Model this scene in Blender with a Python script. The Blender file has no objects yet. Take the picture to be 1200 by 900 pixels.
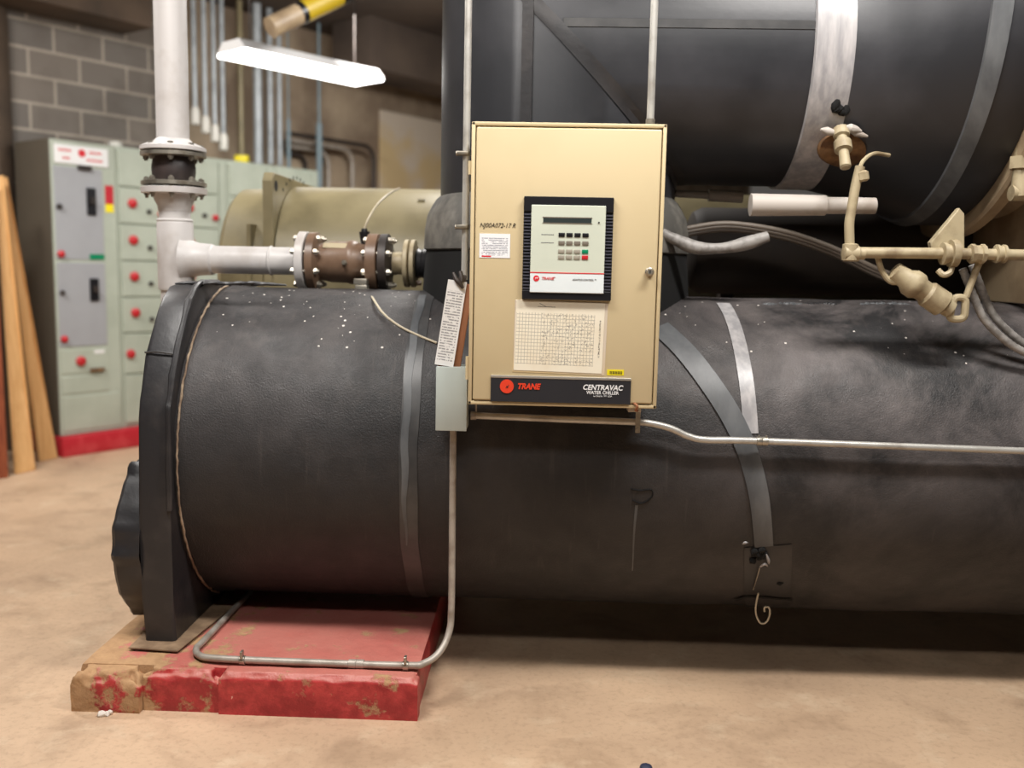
import bpy, bmesh, math, random
from math import sin, cos, pi, radians, sqrt, atan2
from mathutils import Vector, Matrix, noise

random.seed(7)
S = bpy.context.scene
COL = S.collection
V = Vector

# ------------------------------------------------------------------ camera
F = 1100.0
CAM = V((0, 0, 1.45))
CR = Matrix.Rotation(radians(1.8), 3, 'Z') @ Matrix.Rotation(radians(83), 3, 'X') @ Matrix.Rotation(radians(1.15), 3, 'Z')
cd = bpy.data.cameras.new('camera')
cam = bpy.data.objects.new('camera', cd)
COL.objects.link(cam)
cam.matrix_world = Matrix.Translation(CAM) @ CR.to_4x4()
cd.sensor_width = 36
cd.lens = 36 * F / 1200
cd.clip_start = .05
cd.dof.use_dof = True
cd.dof.focus_distance = 3.0
cd.dof.aperture_fstop = 1.25
S.camera = cam


def ray(px, py):
    return CR @ V(((px - 600) / F, -(py - 450) / F, -1))


def at(px, py, Y):
    d = ray(px, py)
    return CAM + d * (Y / d.y)


def atz(px, py, Z):
    d = ray(px, py)
    return CAM + d * ((Z - CAM.z) / d.z)


# ------------------------------------------------------------------ materials
MATS = {}


def srgb(r, g, b):
    f = lambda c: (c / 255 / 12.92) if c / 255 <= .04045 else ((c / 255 + .055) / 1.055) ** 2.4
    return (f(r), f(g), f(b), 1)


class NT:
    def __init__(s, name):
        s.m = bpy.data.materials.new(name)
        s.m.use_nodes = True
        s.t = s.m.node_tree
        s.b = s.t.nodes['Principled BSDF']
        s.tc = s.n('ShaderNodeTexCoord')
        s.co = s.tc.outputs['Object']

    def n(s, typ, **kw):
        nd = s.t.nodes.new(typ)
        for k, v in kw.items():
            setattr(nd, k, v)
        return nd

    def l(s, a, b):
        s.t.links.new(a, b)

    def mapping(s, scale=(1, 1, 1), co=None):
        m = s.n('ShaderNodeMapping')
        m.inputs['Scale'].default_value = scale
        s.l(co or s.co, m.inputs['Vector'])
        return m.outputs[0]

    def noise(s, scale, detail=4, rough=.55, co=None, dist=0):
        nd = s.n('ShaderNodeTexNoise')
        nd.inputs['Scale'].default_value = scale
        nd.inputs['Detail'].default_value = detail
        nd.inputs['Roughness'].default_value = rough
        nd.inputs['Distortion'].default_value = dist
        s.l(co or s.co, nd.inputs['Vector'])
        return nd.outputs['Fac']

    def ramp(s, fac, lo, hi):
        nd = s.n('ShaderNodeMapRange')
        nd.inputs['From Min'].default_value = lo
        nd.inputs['From Max'].default_value = hi
        s.l(fac, nd.inputs['Value'])
        return nd.outputs[0]

    def math(s, op, a, b=None):
        nd = s.n('ShaderNodeMath', operation=op)
        for i, x in enumerate((a, b)):
            if x is None:
                continue
            if isinstance(x, (int, float)):
                nd.inputs[i].default_value = x
            else:
                s.l(x, nd.inputs[i])
        return nd.outputs[0]

    def mix(s, fac, a, b):
        nd = s.n('ShaderNodeMix', data_type='RGBA')
        for sock, x in ((nd.inputs[0], fac), (nd.inputs[6], a), (nd.inputs[7], b)):
            if isinstance(x, (int, float)):
                sock.default_value = x
            elif isinstance(x, (tuple, list)):
                sock.default_value = x
            else:
                s.l(x, sock)
        return nd.outputs[2]

    def voro(s, scale, co=None):
        nd = s.n('ShaderNodeTexVoronoi')
        nd.inputs['Scale'].default_value = scale
        s.l(co or s.co, nd.inputs['Vector'])
        return nd

    def sep(s, v=None):
        nd = s.n('ShaderNodeSeparateXYZ')
        s.l(v or s.co, nd.inputs[0])
        return nd.outputs

    def normal(s):
        g = s.n('ShaderNodeNewGeometry')
        return s.sep(g.outputs['Normal'])

    def color(s, c):
        if isinstance(c, (tuple, list)):
            s.b.inputs['Base Color'].default_value = c
        else:
            s.l(c, s.b.inputs['Base Color'])

    def rough(s, r):
        if isinstance(r, (int, float)):
            s.b.inputs['Roughness'].default_value = r
        else:
            s.l(r, s.b.inputs['Roughness'])

    def bump(s, h, strength=.2, dist=.01):
        nd = s.n('ShaderNodeBump')
        nd.inputs['Strength'].default_value = strength
        nd.inputs['Distance'].default_value = dist
        s.l(h, nd.inputs['Height'])
        s.l(nd.outputs[0], s.b.inputs['Normal'])


def M(name, a, b=None, scale=6, lo=.42, hi=.62, rough=.5, metal=0, bump=0, bscale=60, spec=None, stretch=None):
    """weathered paint / metal: colour a broken up by patches of colour b"""
    if name in MATS:
        return MATS[name]
    t = NT(name)
    a = srgb(*a)
    co = t.mapping(stretch) if stretch else t.co
    if b:
        t.color(t.mix(t.ramp(t.noise(scale, 6, co=co), lo, hi), a, srgb(*b)))
    else:
        t.color(t.mix(t.noise(scale, 4, co=co), tuple(x * .9 for x in a[:3]) + (1,), tuple(min(1, x * 1.08) for x in a[:3]) + (1,)))
    t.rough(rough)
    t.b.inputs['Metallic'].default_value = metal
    if spec is not None:
        t.b.inputs['Specular IOR Level'].default_value = spec
    if bump:
        t.bump(t.noise(bscale, 3), bump, .004)
    MATS[name] = t.m
    return t.m


def mat_shell():
    t = NT('black_insulation')
    n1 = t.ramp(t.noise(2.3, 8, .68, dist=.4), .40, .62)
    n2 = t.ramp(t.noise(7, 6, .7), .5, .72)
    xyz = t.sep()
    right = t.ramp(xyz[0], .15, 1.1)
    dust = t.math('MULTIPLY', n1, t.math('ADD', .3, t.math('MULTIPLY', right, .95)))
    up = t.ramp(t.normal()[2], -.25, .8)
    c = t.mix(t.math('MULTIPLY', dust, t.math('ADD', .25, t.math('MULTIPLY', up, .75))), srgb(42, 41, 42), srgb(112, 105, 104))
    c = t.mix(t.math('MULTIPLY', n2, t.math('MULTIPLY', up, .35)), c, srgb(108, 101, 97))
    # vertical drips
    st = t.noise(9, 5, .6, co=t.mapping((5, 1, .35)))
    c = t.mix(t.math('MULTIPLY', t.ramp(st, .6, .75), .25), c, srgb(100, 92, 88))
    # fine grain
    c = t.mix(t.math('MULTIPLY', t.noise(260, 2), .3), c, srgb(20, 19, 20))
    # flecks of white paint dropped on the upper side
    v = t.voro(40)
    keep = t.math('GREATER_THAN', t.sep(v.outputs['Color'])[0], t.math('ADD', .60, t.math('MULTIPLY', right, .25)))
    dot = t.math('LESS_THAN', v.outputs['Distance'], t.math('MULTIPLY', t.sep(v.outputs['Color'])[1], .20))
    fl = t.math('MULTIPLY', t.math('MULTIPLY', dot, keep), t.math('GREATER_THAN', t.math('ADD', t.normal()[2], t.math('MULTIPLY', t.noise(3), .6)), 1.0))
    c = t.mix(fl, c, srgb(215, 208, 200))
    t.color(c)
    t.rough(t.ramp(t.noise(12, 4), -.6, 1.5))
    t.b.inputs['Specular IOR Level'].default_value = .4
    t.bump(t.noise(170, 3, .6), .5, .004)
    return t.m


def mat_floor():
    t = NT('concrete_floor')
    c = t.mix(t.ramp(t.noise(.9, 6, .6), .35, .65), srgb(178, 150, 124), srgb(204, 174, 144))
    c = t.mix(t.math('MULTIPLY', t.ramp(t.noise(3.1, 6, .6, dist=.5), .5, .72), .7), c, srgb(150, 124, 100))
    c = t.mix(t.math('MULTIPLY', t.ramp(t.noise(6, 5, .6), .55, .75), .6), c, srgb(212, 190, 162))
    c = t.mix(t.math('MULTIPLY', t.ramp(t.noise(45, 4, .7), .5, .7), .35), c, srgb(140, 116, 92))
    t.color(c)
    t.rough(t.ramp(t.noise(2, 4), -.5, 1.35))
    t.bump(t.noise(30, 4), .12, .01)
    return t.m


def mat_cmu():
    t = NT('grey_block_wall')
    o = t.sep()
    cx = t.n('ShaderNodeCombineXYZ')
    t.l(o[0], cx.inputs[0])
    t.l(o[2], cx.inputs[1])
    b = t.n('ShaderNodeTexBrick')
    t.l(cx.outputs[0], b.inputs['Vector'])
    b.inputs['Color1'].default_value = srgb(112, 106, 100)
    b.inputs['Color2'].default_value = srgb(126, 117, 108)
    b.inputs['Mortar'].default_value = srgb(168, 158, 145)
    b.inputs['Scale'].default_value = 1
    b.inputs['Mortar Size'].default_value = .011
    b.inputs['Brick Width'].default_value = .406
    b.inputs['Row Height'].default_value = .203
    t.color(t.mix(t.math('MULTIPLY', t.ramp(t.noise(2.5, 6), .45, .7), .5), b.outputs['Color'], srgb(90, 80, 72)))
    t.rough(.85)
    t.bump(b.outputs['Fac'], -.4, .01)
    return t.m


def mat_pad():
    t = NT('worn_red_paint')
    o = t.sep()
    nz = t.normal()[2]
    n = t.noise(7, 8, .65)
    left = t.ramp(o[0], -.98, -1.36)
    front_bare = t.math('ADD', n, t.math('MULTIPLY', left, .20))
    bare = t.ramp(front_bare, .585, .64)
    red = t.mix(t.ramp(t.noise(18, 6, .6), .4, .65), srgb(158, 42, 46), srgb(196, 66, 66))
    red = t.mix(t.math('MULTIPLY', t.ramp(nz, .3, .8), t.ramp(t.noise(3.5, 5), -.3, .55)), red, srgb(196, 122, 110))
    con = t.mix(t.noise(25, 6, .7), srgb(140, 104, 74), srgb(206, 166, 122))
    c = t.mix(bare, red, con)
    spl = t.ramp(t.noise(26, 5, .7), .70, .73)
    c = t.mix(spl, c, srgb(222, 160, 150))
    t.color(c)
    t.rough(t.mix(bare, (.42,) * 3 + (1,), (.9,) * 3 + (1,)))
    t.bump(t.math('ADD', t.noise(22, 6, .65), t.math('MULTIPLY', bare, -.4)), .5, .012)
    return t.m


def mat_log():
    t = NT('printed_log_form')
    o = t.sep()
    x, z = o[0], o[2]
    gx = t.math('LESS_THAN', t.math('FRACT', t.math('MULTIPLY', x, 104)), .13)
    gz = t.math('LESS_THAN', t.math('FRACT', t.math('MULTIPLY', z, 92)), .13)
    inx = t.math('MULTIPLY', t.math('GREATER_THAN', x, -.134), t.math('LESS_THAN', x, .108))
    inz = t.math('MULTIPLY', t.math('GREATER_THAN', z, -.088), t.math('LESS_THAN', z, .072))
    grid = t.math('MULTIPLY', t.math('MAXIMUM', gx, gz), t.math('MULTIPLY', inx, inz))
    c = t.mix(t.math('MULTIPLY', grid, .6), srgb(236, 228, 208), srgb(84, 78, 72))
    # pencilled figures in the cells
    sc = t.math('GREATER_THAN', t.noise(240, 2, .6), .60)
    inx2 = t.math('MULTIPLY', t.math('GREATER_THAN', x, -.055), t.math('LESS_THAN', x, .105))
    sc = t.math('MULTIPLY', sc, t.math('MULTIPLY', inx2, inz))
    c = t.mix(t.math('MULTIPLY', sc, .6), c, srgb(70, 66, 64))
    # side column of small print
    colm = t.math('MULTIPLY', t.math('GREATER_THAN', x, .122), t.math('LESS_THAN', x, .127))
    colm = t.math('MULTIPLY', colm, t.math('MULTIPLY', t.math('GREATER_THAN', z, -.06), t.math('LESS_THAN', z, .055)))
    c = t.mix(t.math('MULTIPLY', colm, t.ramp(t.noise(300, 1), .35, .6)), c, srgb(90, 84, 78))
    c = t.mix(t.math('MULTIPLY', t.ramp(t.noise(11, 5), .45, .75), .3), c, srgb(214, 190, 150))
    t.color(c)
    t.rough(.5)
    return t.m


def mat_print(name, paper, ink, lines, x0, x1, z0, z1, amt=.75, blk=24):
    """paper with printed lines of small text between x0..x1, z0..z1 of its own frame"""
    t = NT(name)
    o = t.sep()
    x, z = o[0], o[2]
    row = t.math('LESS_THAN', t.math('FRACT', t.math('MULTIPLY', z, lines)), .5)
    words = t.math('GREATER_THAN', t.noise(1, 2, co=t.mapping((lines * 1.2, 1, lines * .7))), .42)
    blocks = t.math('GREATER_THAN', t.noise(blk, 1), .4)
    box = t.math('MULTIPLY', t.math('MULTIPLY', t.math('GREATER_THAN', x, x0), t.math('LESS_THAN', x, x1)),
                 t.math('MULTIPLY', t.math('GREATER_THAN', z, z0), t.math('LESS_THAN', z, z1)))
    f = t.math('MULTIPLY', t.math('MULTIPLY', row, words), t.math('MULTIPLY', box, blocks))
    t.color(t.mix(t.math('MULTIPLY', f, amt), srgb(*paper), srgb(*ink)))
    t.rough(.55)
    return t.m


def mat_wood(name, a, b):
    t = NT(name)
    g = t.noise(6, 6, .6, co=t.mapping((9, 9, .5)), dist=.6)
    t.color(t.mix(t.ramp(g, .35, .68), srgb(*a), srgb(*b)))
    t.rough(.6)
    return t.m


def mat_emit(name, c, strength):
    t = NT(name)
    t.color((.9, .9, .9, 1))
    t.b.inputs['Emission Color'].default_value = c
    t.b.inputs['Emission Strength'].default_value = strength
    return t.m


SHELL = mat_shell()
FLOOR = mat_floor()
CMU = mat_cmu()
PAD = mat_pad()
LOG = mat_log()
M_BLACKWRAP = M('black_wrap', (40, 39, 41), (62, 58, 57), 5, .5, .72, .42, bump=.25, bscale=40)
M_DUCT = M('black_duct_wrap', (38, 39, 43), (58, 58, 62), 2.5, .45, .7, .42, bump=.12, bscale=20)
M_TAPE = M('grey_tape', (74, 76, 79), (104, 106, 108), 9, .4, .68, .45, stretch=(1, 1, .4))
M_TAPEDARK = M('dark_tape', (54, 54, 55), (74, 73, 73), 8, .4, .65, .4)
M_TAPELIGHT = M('pale_grey_tape', (150, 148, 150), (182, 178, 178), 9, .4, .66, .35, stretch=(4, 4, .5))
M_CLOTH = M('grey_cloth_wrap', (86, 84, 80), (130, 126, 118), 9, .45, .7, .6, bump=.4, bscale=30)
M_TRIM = M('torn_liner', (120, 100, 82), (176, 156, 132), 20, .4, .7, .8)
M_BLACK = M('black_plastic', (17, 17, 22), rough=.4)
M_HOLE = M('torn_dark_core', (8, 8, 8), rough=.9)
M_BEIGE = M('beige_enamel', (206, 188, 150), (198, 179, 140), 2.5, .4, .7, .38)
M_BEIGEPIPE = M('cream_pipe_paint', (172, 158, 128), (122, 104, 78), 12, .5, .75, .5)
M_OLIVE = M('olive_beige_paint', (140, 129, 98), (116, 106, 78), 4, .45, .72, .42)
M_OLIVEDK = M('brown_beige_casting', (164, 144, 116), (116, 96, 74), 5, .45, .7, .5)
M_FILLER = M('dark_brown_filler', (58, 48, 40), (42, 34, 28), 4, .4, .7, .7)
M_RUST = M('rusty_cutout', (92, 62, 38), (140, 104, 66), 22, .4, .65, .85)
M_GREYPIPE = M('light_grey_pipe_paint', (200, 196, 194), (178, 170, 164), 6, .5, .75, .4)
M_STEEL = M('zinc_steel', (176, 170, 158), (130, 122, 110), 18, .45, .7, .35, metal=.75)
M_GALV = M('galvanised_conduit', (192, 190, 184), (158, 152, 144), 14, .45, .75, .36, metal=.4)
M_GALVDIRTY = M('dirty_conduit', (176, 168, 158), (132, 120, 108), 14, .45, .75, .45, metal=.25)
M_BROWN = M('brown_valve_paint', (118, 94, 76), (94, 72, 56), 9, .45, .7, .38)
M_DARKIRON = M('dark_iron', (66, 58, 54), (44, 40, 38), 12, .45, .7, .5, metal=.3)
M_RUBBER = M('black_rubber', (46, 40, 40), (66, 56, 54), 8, .45, .7, .45)
M_PALEBOX = M('pale_grey_green_box', (184, 194, 190), rough=.45)
M_MCC = M('grey_green_enamel', (178, 186, 172), (168, 176, 162), 3, rough=.42)
M_MCCDOOR = M('grey_door_enamel', (160, 162, 166), rough=.4)
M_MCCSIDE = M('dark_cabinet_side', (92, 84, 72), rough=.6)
M_RED = M('red_plastic', (190, 36, 44), rough=.35)
M_REDCURB = M('red_curb_paint', (184, 34, 48), (206, 70, 76), 7, .5, .75, .42)
M_GREEN = M('green_plastic', (0, 130, 88), rough=.35)
M_YELLOW = M('yellow_label', (238, 220, 30), rough=.4)
M_DULLYELLOW = M('dull_yellow_band', (176, 150, 30), rough=.5)
M_WHITE = M('white_label', (236, 236, 236), rough=.45)
M_INK = M('black_ink', (26, 22, 20), rough=.6)
M_GREYINK = M('grey_ink', (110, 110, 112), rough=.6)
M_ORANGE = M('orange_red_badge', (226, 66, 40), rough=.4)
M_REDINK = M('red_ink', (214, 40, 50), rough=.4)
M_FACE = M('pale_keypad_face', (206, 212, 196), rough=.4)
M_FACEWHITE = M('white_keypad_face', (226, 234, 236), rough=.4)
M_DISPLAY = M('dark_display', (52, 60, 60), rough=.15)
M_RIB = M('grey_rib', (66, 66, 76), rough=.5)
M_KEYGREY = M('taupe_key', (118, 110, 98), rough=.5)
M_KEYPALE = M('pale_taupe_key', (158, 152, 138), rough=.5)
M_ALU = M('aluminium_strip', (196, 190, 180), rough=.3, metal=.6)
M_PLATE = M('black_nameplate', (44, 44, 48), rough=.35)
M_CONC = M('brown_concrete', (134, 116, 98), (180, 162, 138), 1.6, .42, .66, .9, bump=.2, bscale=12)
M_CEIL = M('dark_brown_ceiling', (78, 66, 56), (58, 48, 42), 1.5, .4, .7, .9)
M_BEAM = M('brown_beam', (96, 80, 66), (74, 62, 52), 3, .4, .7, .8)
M_BOARD = M('cream_wall_board', (206, 192, 174), (206, 182, 138), 1.4, .48, .6, .8)
M_BLUEPIPE = M('blue_grey_pipe', (120, 138, 146), rough=.5)
M_CONDUITPALE = M('pale_blue_grey_conduit', (168, 174, 178), (140, 146, 150), 8, .45, .7, .45, metal=.2)
M_HUB = M('white_hub', (216, 214, 206), rough=.45)
M_CABLE = M('brown_grey_cable', (104, 94, 84), rough=.5)
M_HOSE = M('grey_hose', (150, 146, 142), (120, 116, 112), 30, .45, .6, .5)
M_WHITEPIPE = M('white_pipe_cover', (186, 178, 170), (160, 146, 132), 8, .5, .75, .6)
M_WIRE = M('pale_wire', (196, 184, 160), rough=.45)
M_PAPER = mat_print('printed_checklist', (226, 224, 222), (70, 70, 76), 115, -.026, .024, -.125, .105, .65, 34)
M_STICKER = mat_print('service_sticker', (236, 236, 238), (110, 114, 130), 190, -.04, .04, -.03, .026, .8, 40)
M_CARDBOARD = M('brown_clipboard', (150, 98, 66), rough=.7)
M_WOOD = mat_wood('pale_pine_plank', (206, 156, 98), (226, 180, 122))
M_WOODDARK = mat_wood('red_brown_board', (118, 54, 30), (150, 78, 44))
M_SHIM = M('cardboard_shim', (120, 96, 74), (160, 134, 106), 14, .4, .7, .9)
M_FLAKE = M('white_flake', (224, 216, 206), rough=.8)
M_SCRAP = M('dark_blue_scrap', (40, 44, 66), rough=.6)
M_TUBE = mat_emit('lit_diffuser', (1, .97, .93, 1), 9)

# ------------------------------------------------------------------ mesh helpers


def BM():
    return bmesh.new()


def _frame(d):
    d = V(d).normalized()
    u = d.cross(V((0, 0, 1)))
    if u.length < 1e-4:
        u = V((1, 0, 0))
    u.normalize()
    return d, u, u.cross(d).normalized()


def add_box(bm, lo, hi, bevel=0, m=None, seg=2):
    lo, hi = V(lo), V(hi)
    r = bmesh.ops.create_cube(bm, size=1)
    vs = r['verts']
    c, s = (lo + hi) / 2, hi - lo
    for v in vs:
        v.co = V((v.co.x * s.x, v.co.y * s.y, v.co.z * s.z)) + c
    if bevel:
        es = list({e for v in vs for e in v.link_edges})
        rr = bmesh.ops.bevel(bm, geom=es, offset=bevel, segments=seg, profile=.5, affect='EDGES')
        vs = list({v for f in rr['faces'] for v in f.verts} | {v for v in vs if v.is_valid})
    if m is not None:
        for v in vs:
            v.co = m @ v.co
    return vs


def add_cyl(bm, p0, p1, r0, r1=None, seg=28, caps=True):
    p0, p1 = V(p0), V(p1)
    r1 = r0 if r1 is None else r1
    d, u, w = _frame(p1 - p0)
    A = [bm.verts.new(p0 + (u * cos(2 * pi * i / seg) + w * sin(2 * pi * i / seg)) * r0) for i in range(seg)]
    B = [bm.verts.new(p1 + (u * cos(2 * pi * i / seg) + w * sin(2 * pi * i / seg)) * r1) for i in range(seg)]
    for i in range(seg):
        j = (i + 1) % seg
        bm.faces.new((A[i], A[j], B[j], B[i]))
    if caps:
        bm.faces.new(A[::-1])
        bm.faces.new(B)
    return A + B


def add_lathe(bm, origin, axis, prof, seg=40, caps=True):
    """prof: (distance along axis, radius)"""
    o = V(origin)
    d, u, w = _frame(axis)
    rings = []
    for t, r in prof:
        rings.append([bm.verts.new(o + d * t + (u * cos(2 * pi * i / seg) + w * sin(2 * pi * i / seg)) * r) for i in range(seg)])
    for a, b in zip(rings, rings[1:]):
        for i in range(seg):
            j = (i + 1) % seg
            bm.faces.new((a[i], a[j], b[j], b[i]))
    if caps:
        bm.faces.new(rings[0][::-1])
        bm.faces.new(rings[-1])


def fillet(pts, r, n=7):
    pts = [V(p) for p in pts]
    out = [pts[0]]
    for a, b, c in zip(pts, pts[1:], pts[2:]):
        d1, d2 = (a - b), (c - b)
        k = min(r, d1.length * .49, d2.length * .49)
        p, q = b + d1.normalized() * k, b + d2.normalized() * k
        for i in range(n + 1):
            t = i / n
            out.append(p * (1 - t) ** 2 + b * 2 * t * (1 - t) + q * t * t)
    out.append(pts[-1])
    return out


def smooth_pts(pts, n=8):
    pts = [V(p) for p in pts]
    P = [pts[0] * 2 - pts[1]] + pts + [pts[-1] * 2 - pts[-2]]
    out = []
    for i in range(1, len(P) - 2):
        a, b, c, d = P[i - 1:i + 3]
        for k in range(n):
            t = k / n
            out.append(.5 * ((2 * b) + (c - a) * t + (2 * a - 5 * b + 4 * c - d) * t * t + (3 * b - a - 3 * c + d) * t ** 3))
    out.append(pts[-1])
    return out


def add_tube(bm, pts, r, seg=14, caps=True):
    pts = [V(p) for p in pts]
    n = len(pts)
    rad = (lambda i: r[i]) if isinstance(r, (list, tuple)) else (lambda i: r)
    T = [(pts[min(i + 1, n - 1)] - pts[max(i - 1, 0)]).normalized() for i in range(n)]
    d, u, w = _frame(T[0])
    rings = []
    for i in range(n):
        u = (u - T[i] * u.dot(T[i])).normalized()
        w = T[i].cross(u)
        rings.append([bm.verts.new(pts[i] + (u * cos(2 * pi * k / seg) + w * sin(2 * pi * k / seg)) * rad(i)) for k in range(seg)])
    for a, b in zip(rings, rings[1:]):
        for k in range(seg):
            j = (k + 1) % seg
            bm.faces.new((a[k], a[j], b[j], b[k]))
    if caps:
        bm.faces.new(rings[0][::-1])
        bm.faces.new(rings[-1])


def add_prism(bm, poly, p0, ex, bevel=0, seg=3):
    """poly: list of 3D points (planar), extruded by vector ex"""
    ex = V(ex)
    A = [bm.verts.new(V(p) + V(p0)) for p in poly]
    B = [bm.verts.new(V(p) + V(p0) + ex) for p in poly]
    n = len(poly)
    fs = [bm.faces.new(A[::-1]), bm.faces.new(B)]
    for i in range(n):
        fs.append(bm.faces.new((A[i], A[(i + 1) % n], B[(i + 1) % n], B[i])))
    if bevel:
        es = list({e for f in fs[:2] for e in f.edges})
        bmesh.ops.bevel(bm, geom=es, offset=bevel, segments=seg, profile=.5, affect='EDGES')


def quad_sheet(bm, a, b, c, d, thick=.001, n=8, wave=0):
    """a,b,c,d: corners (a-b top edge, d-c bottom edge)"""
    a, b, c, d = map(V, (a, b, c, d))
    nor = (b - a).cross(d - a).normalized()
    G = []
    for s in (0, 1):
        g = []
        for j in range(n + 1):
            v = j / n
            row = []
            for i in range(n + 1):
                u = i / n
                p = (a * (1 - u) + b * u) * (1 - v) + (d * (1 - u) + c * u) * v
                p = p + nor * (thick * s + wave * sin(v * 3.0 + u * 1.3) * v)
                row.append(bm.verts.new(p))
            g.append(row)
        G.append(g)
    for s in (0, 1):
        for j in range(n):
            for i in range(n):
                g = G[s]
                bm.faces.new((g[j][i], g[j][i + 1], g[j + 1][i + 1], g[j + 1][i]))
    A, B = G
    for i in range(n):
        bm.faces.new((A[0][i], A[0][i + 1], B[0][i + 1], B[0][i]))
        bm.faces.new((A[n][i], A[n][i + 1], B[n][i + 1], B[n][i]))
        bm.faces.new((A[i][0], A[i + 1][0], B[i + 1][0], B[i][0]))
        bm.faces.new((A[i][n], A[i + 1][n], B[i + 1][n], B[i][n]))


def mesh(bm, name, mat, ang=35):
    bmesh.ops.recalc_face_normals(bm, faces=bm.faces)
    for f in bm.faces:
        f.smooth = True
    for e in bm.edges:
        if len(e.link_faces) == 2:
            e.smooth = e.calc_face_angle(0) < radians(ang)
    me = bpy.data.meshes.new(name)
    bm.to_mesh(me)
    bm.free()
    me.materials.append(mat)
    return me


def link(name, me, parent=None):
    o = bpy.data.objects.new(name, me)
    COL.objects.link(o)
    if parent is not None:
        o.parent = parent
        if parent.type == 'EMPTY' and not parent.get('_l'):
            o.matrix_parent_inverse = Matrix.Translation(-parent.location)
    return o


def part(name, bm, mat, parent, ang=35, label=None):
    o = link(name, mesh(bm, name, mat, ang), parent)
    if label:
        o['label'] = label
    return o


LOCALS = []


def thing(name, label, cat, loc, group=None, rotz=0, local=False):
    o = bpy.data.objects.new(name, None)
    COL.objects.link(o)
    o.location = loc
    o.rotation_euler = (0, 0, rotz)
    o.empty_display_size = .1
    o['label'] = label
    o['category'] = cat
    if group:
        o['group'] = group
    if local:
        o['_l'] = 1
        LOCALS.append(o)
    return o


def solo(name, bm, mat, label, cat, group=None, ang=35):
    """a thing that is one mesh; its origin moves to its own middle"""
    me = mesh(bm, name, mat, ang)
    lo = V((min(v.co.x for v in me.vertices), min(v.co.y for v in me.vertices), min(v.co.z for v in me.vertices)))
    hi = V((max(v.co.x for v in me.vertices), max(v.co.y for v in me.vertices), max(v.co.z for v in me.vertices)))
    c = V(((lo.x + hi.x) / 2, (lo.y + hi.y) / 2, lo.z))
    me.transform(Matrix.Translation(-c))
    o = link(name, me)
    o.location = c
    o['label'] = label
    o['category'] = cat
    if group:
        o['group'] = group
    return o


def struct(name, bm, mat, label=None, rotz=0, loc=(0, 0, 0)):
    o = link(name, mesh(bm, name, mat))
    o.location = loc
    o.rotation_euler = (0, 0, rotz)
    o['kind'] = 'structure'
    if label:
        o['label'] = label
    return o


def text_mesh(body, size, mat, shear=0, bold=0, depth=.0006, align='CENTER', xs=1.0, name='lettering'):
    cu = bpy.data.curves.new('t', 'FONT')
    cu.body = body
    cu.size = size
    cu.shear = shear
    cu.offset = bold
    cu.extrude = depth
    cu.align_x = align
    cu.align_y = 'CENTER'
    cu.resolution_u = 3
    ob = bpy.data.objects.new('t', cu)
    COL.objects.link(ob)
    bpy.context.view_layer.update()
    dg = bpy.context.evaluated_depsgraph_get()
    me = bpy.data.meshes.new_from_object(ob.evaluated_get(dg))
    bpy.data.objects.remove(ob)
    bpy.data.curves.remove(cu)
    me.name = name
    me.materials.clear()
    me.materials.append(mat)
    # stand the text upright facing -Y
    me.transform(Matrix.Rotation(pi / 2, 4, 'X') @ Matrix.Diagonal((xs, 1, 1, 1)))
    return me


def text_at(body, pos, size, mat, parent, name='lettering', **kw):
    me = text_mesh(body, size, mat, name=name, **kw)
    me.transform(Matrix.Translation(V(pos)))
    return link(name, me, parent)


# =================================================================== SETTING
bm = BM()
bmesh.ops.create_grid(bm, x_segments=1, y_segments=1, size=14)
bmesh.ops.translate(bm, verts=bm.verts, vec=(0, 6, 0))
struct('floor', bm, FLOOR, 'tan stained concrete floor')
bm = BM()
add_box(bm, (-14, -8, 3.75), (14, 20, 3.95))
struct('ceiling', bm, M_CEIL, 'dark brown ceiling')

WANG = radians(90 - 35)                # direction of the block wall, seen from above
WD = V((cos(WANG), sin(WANG), 0))
WN = V((sin(WANG), -cos(WANG), 0))     # out of the wall into the room
MCC0 = V((-3.545, 6.73, 0))
W0 = MCC0 - WN * .66


def wl(t, n=0, z=0):                   # along the wall, off the wall, height
    return W0 + WD * t + WN * n + V((0, 0, z))


bm = BM()
add_box(bm, (-4, 0, 0), (1.35, .2, 3.75))
struct('wall_left', bm, CMU, 'grey concrete block wall', WANG, W0)
bm = BM()
add_box(bm, (1.352, 0, 0), (14, .2, 3.75))
struct('wall_back', bm, M_CONC, 'brown mottled concrete wall', WANG, W0)
bm = BM()
add_box(bm, (-4, -.42, 3.3), (1.0, -.002, 3.748), .01)
struct('trim_1', bm, M_BEAM, 'brown beam above the block wall', WANG, W0)
bm = BM()
add_box(bm, (2.9, -.95, 3.28), (14, -.42, 3.748), .01)
struct('trim_2', bm, M_CEIL, 'dark beam crossing below the ceiling', WANG, W0)
bm = BM()
add_box(bm, (3.95, -.03, .9), (7.5, -.004, 3.12), .005)
struct('trim_3', bm, M_BOARD, 'cream board fixed on the brown wall', WANG, W0)
p = at(9, 300, 6.9)
bm2 = BM()
add_box(bm2, (p.x - .25, 6.9, 0), (p.x - .03, 7.1, 3.748), .01)
struct('trim_4', bm2, M_BEAM, 'brown steel column at the edge')

# =================================================================== CONCRETE PAD
pad = thing('concrete_pad', 'low red-painted concrete pad with chipped bare corner under the black vessel', 'concrete pad', (-.94, 3.9, 0))


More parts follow.
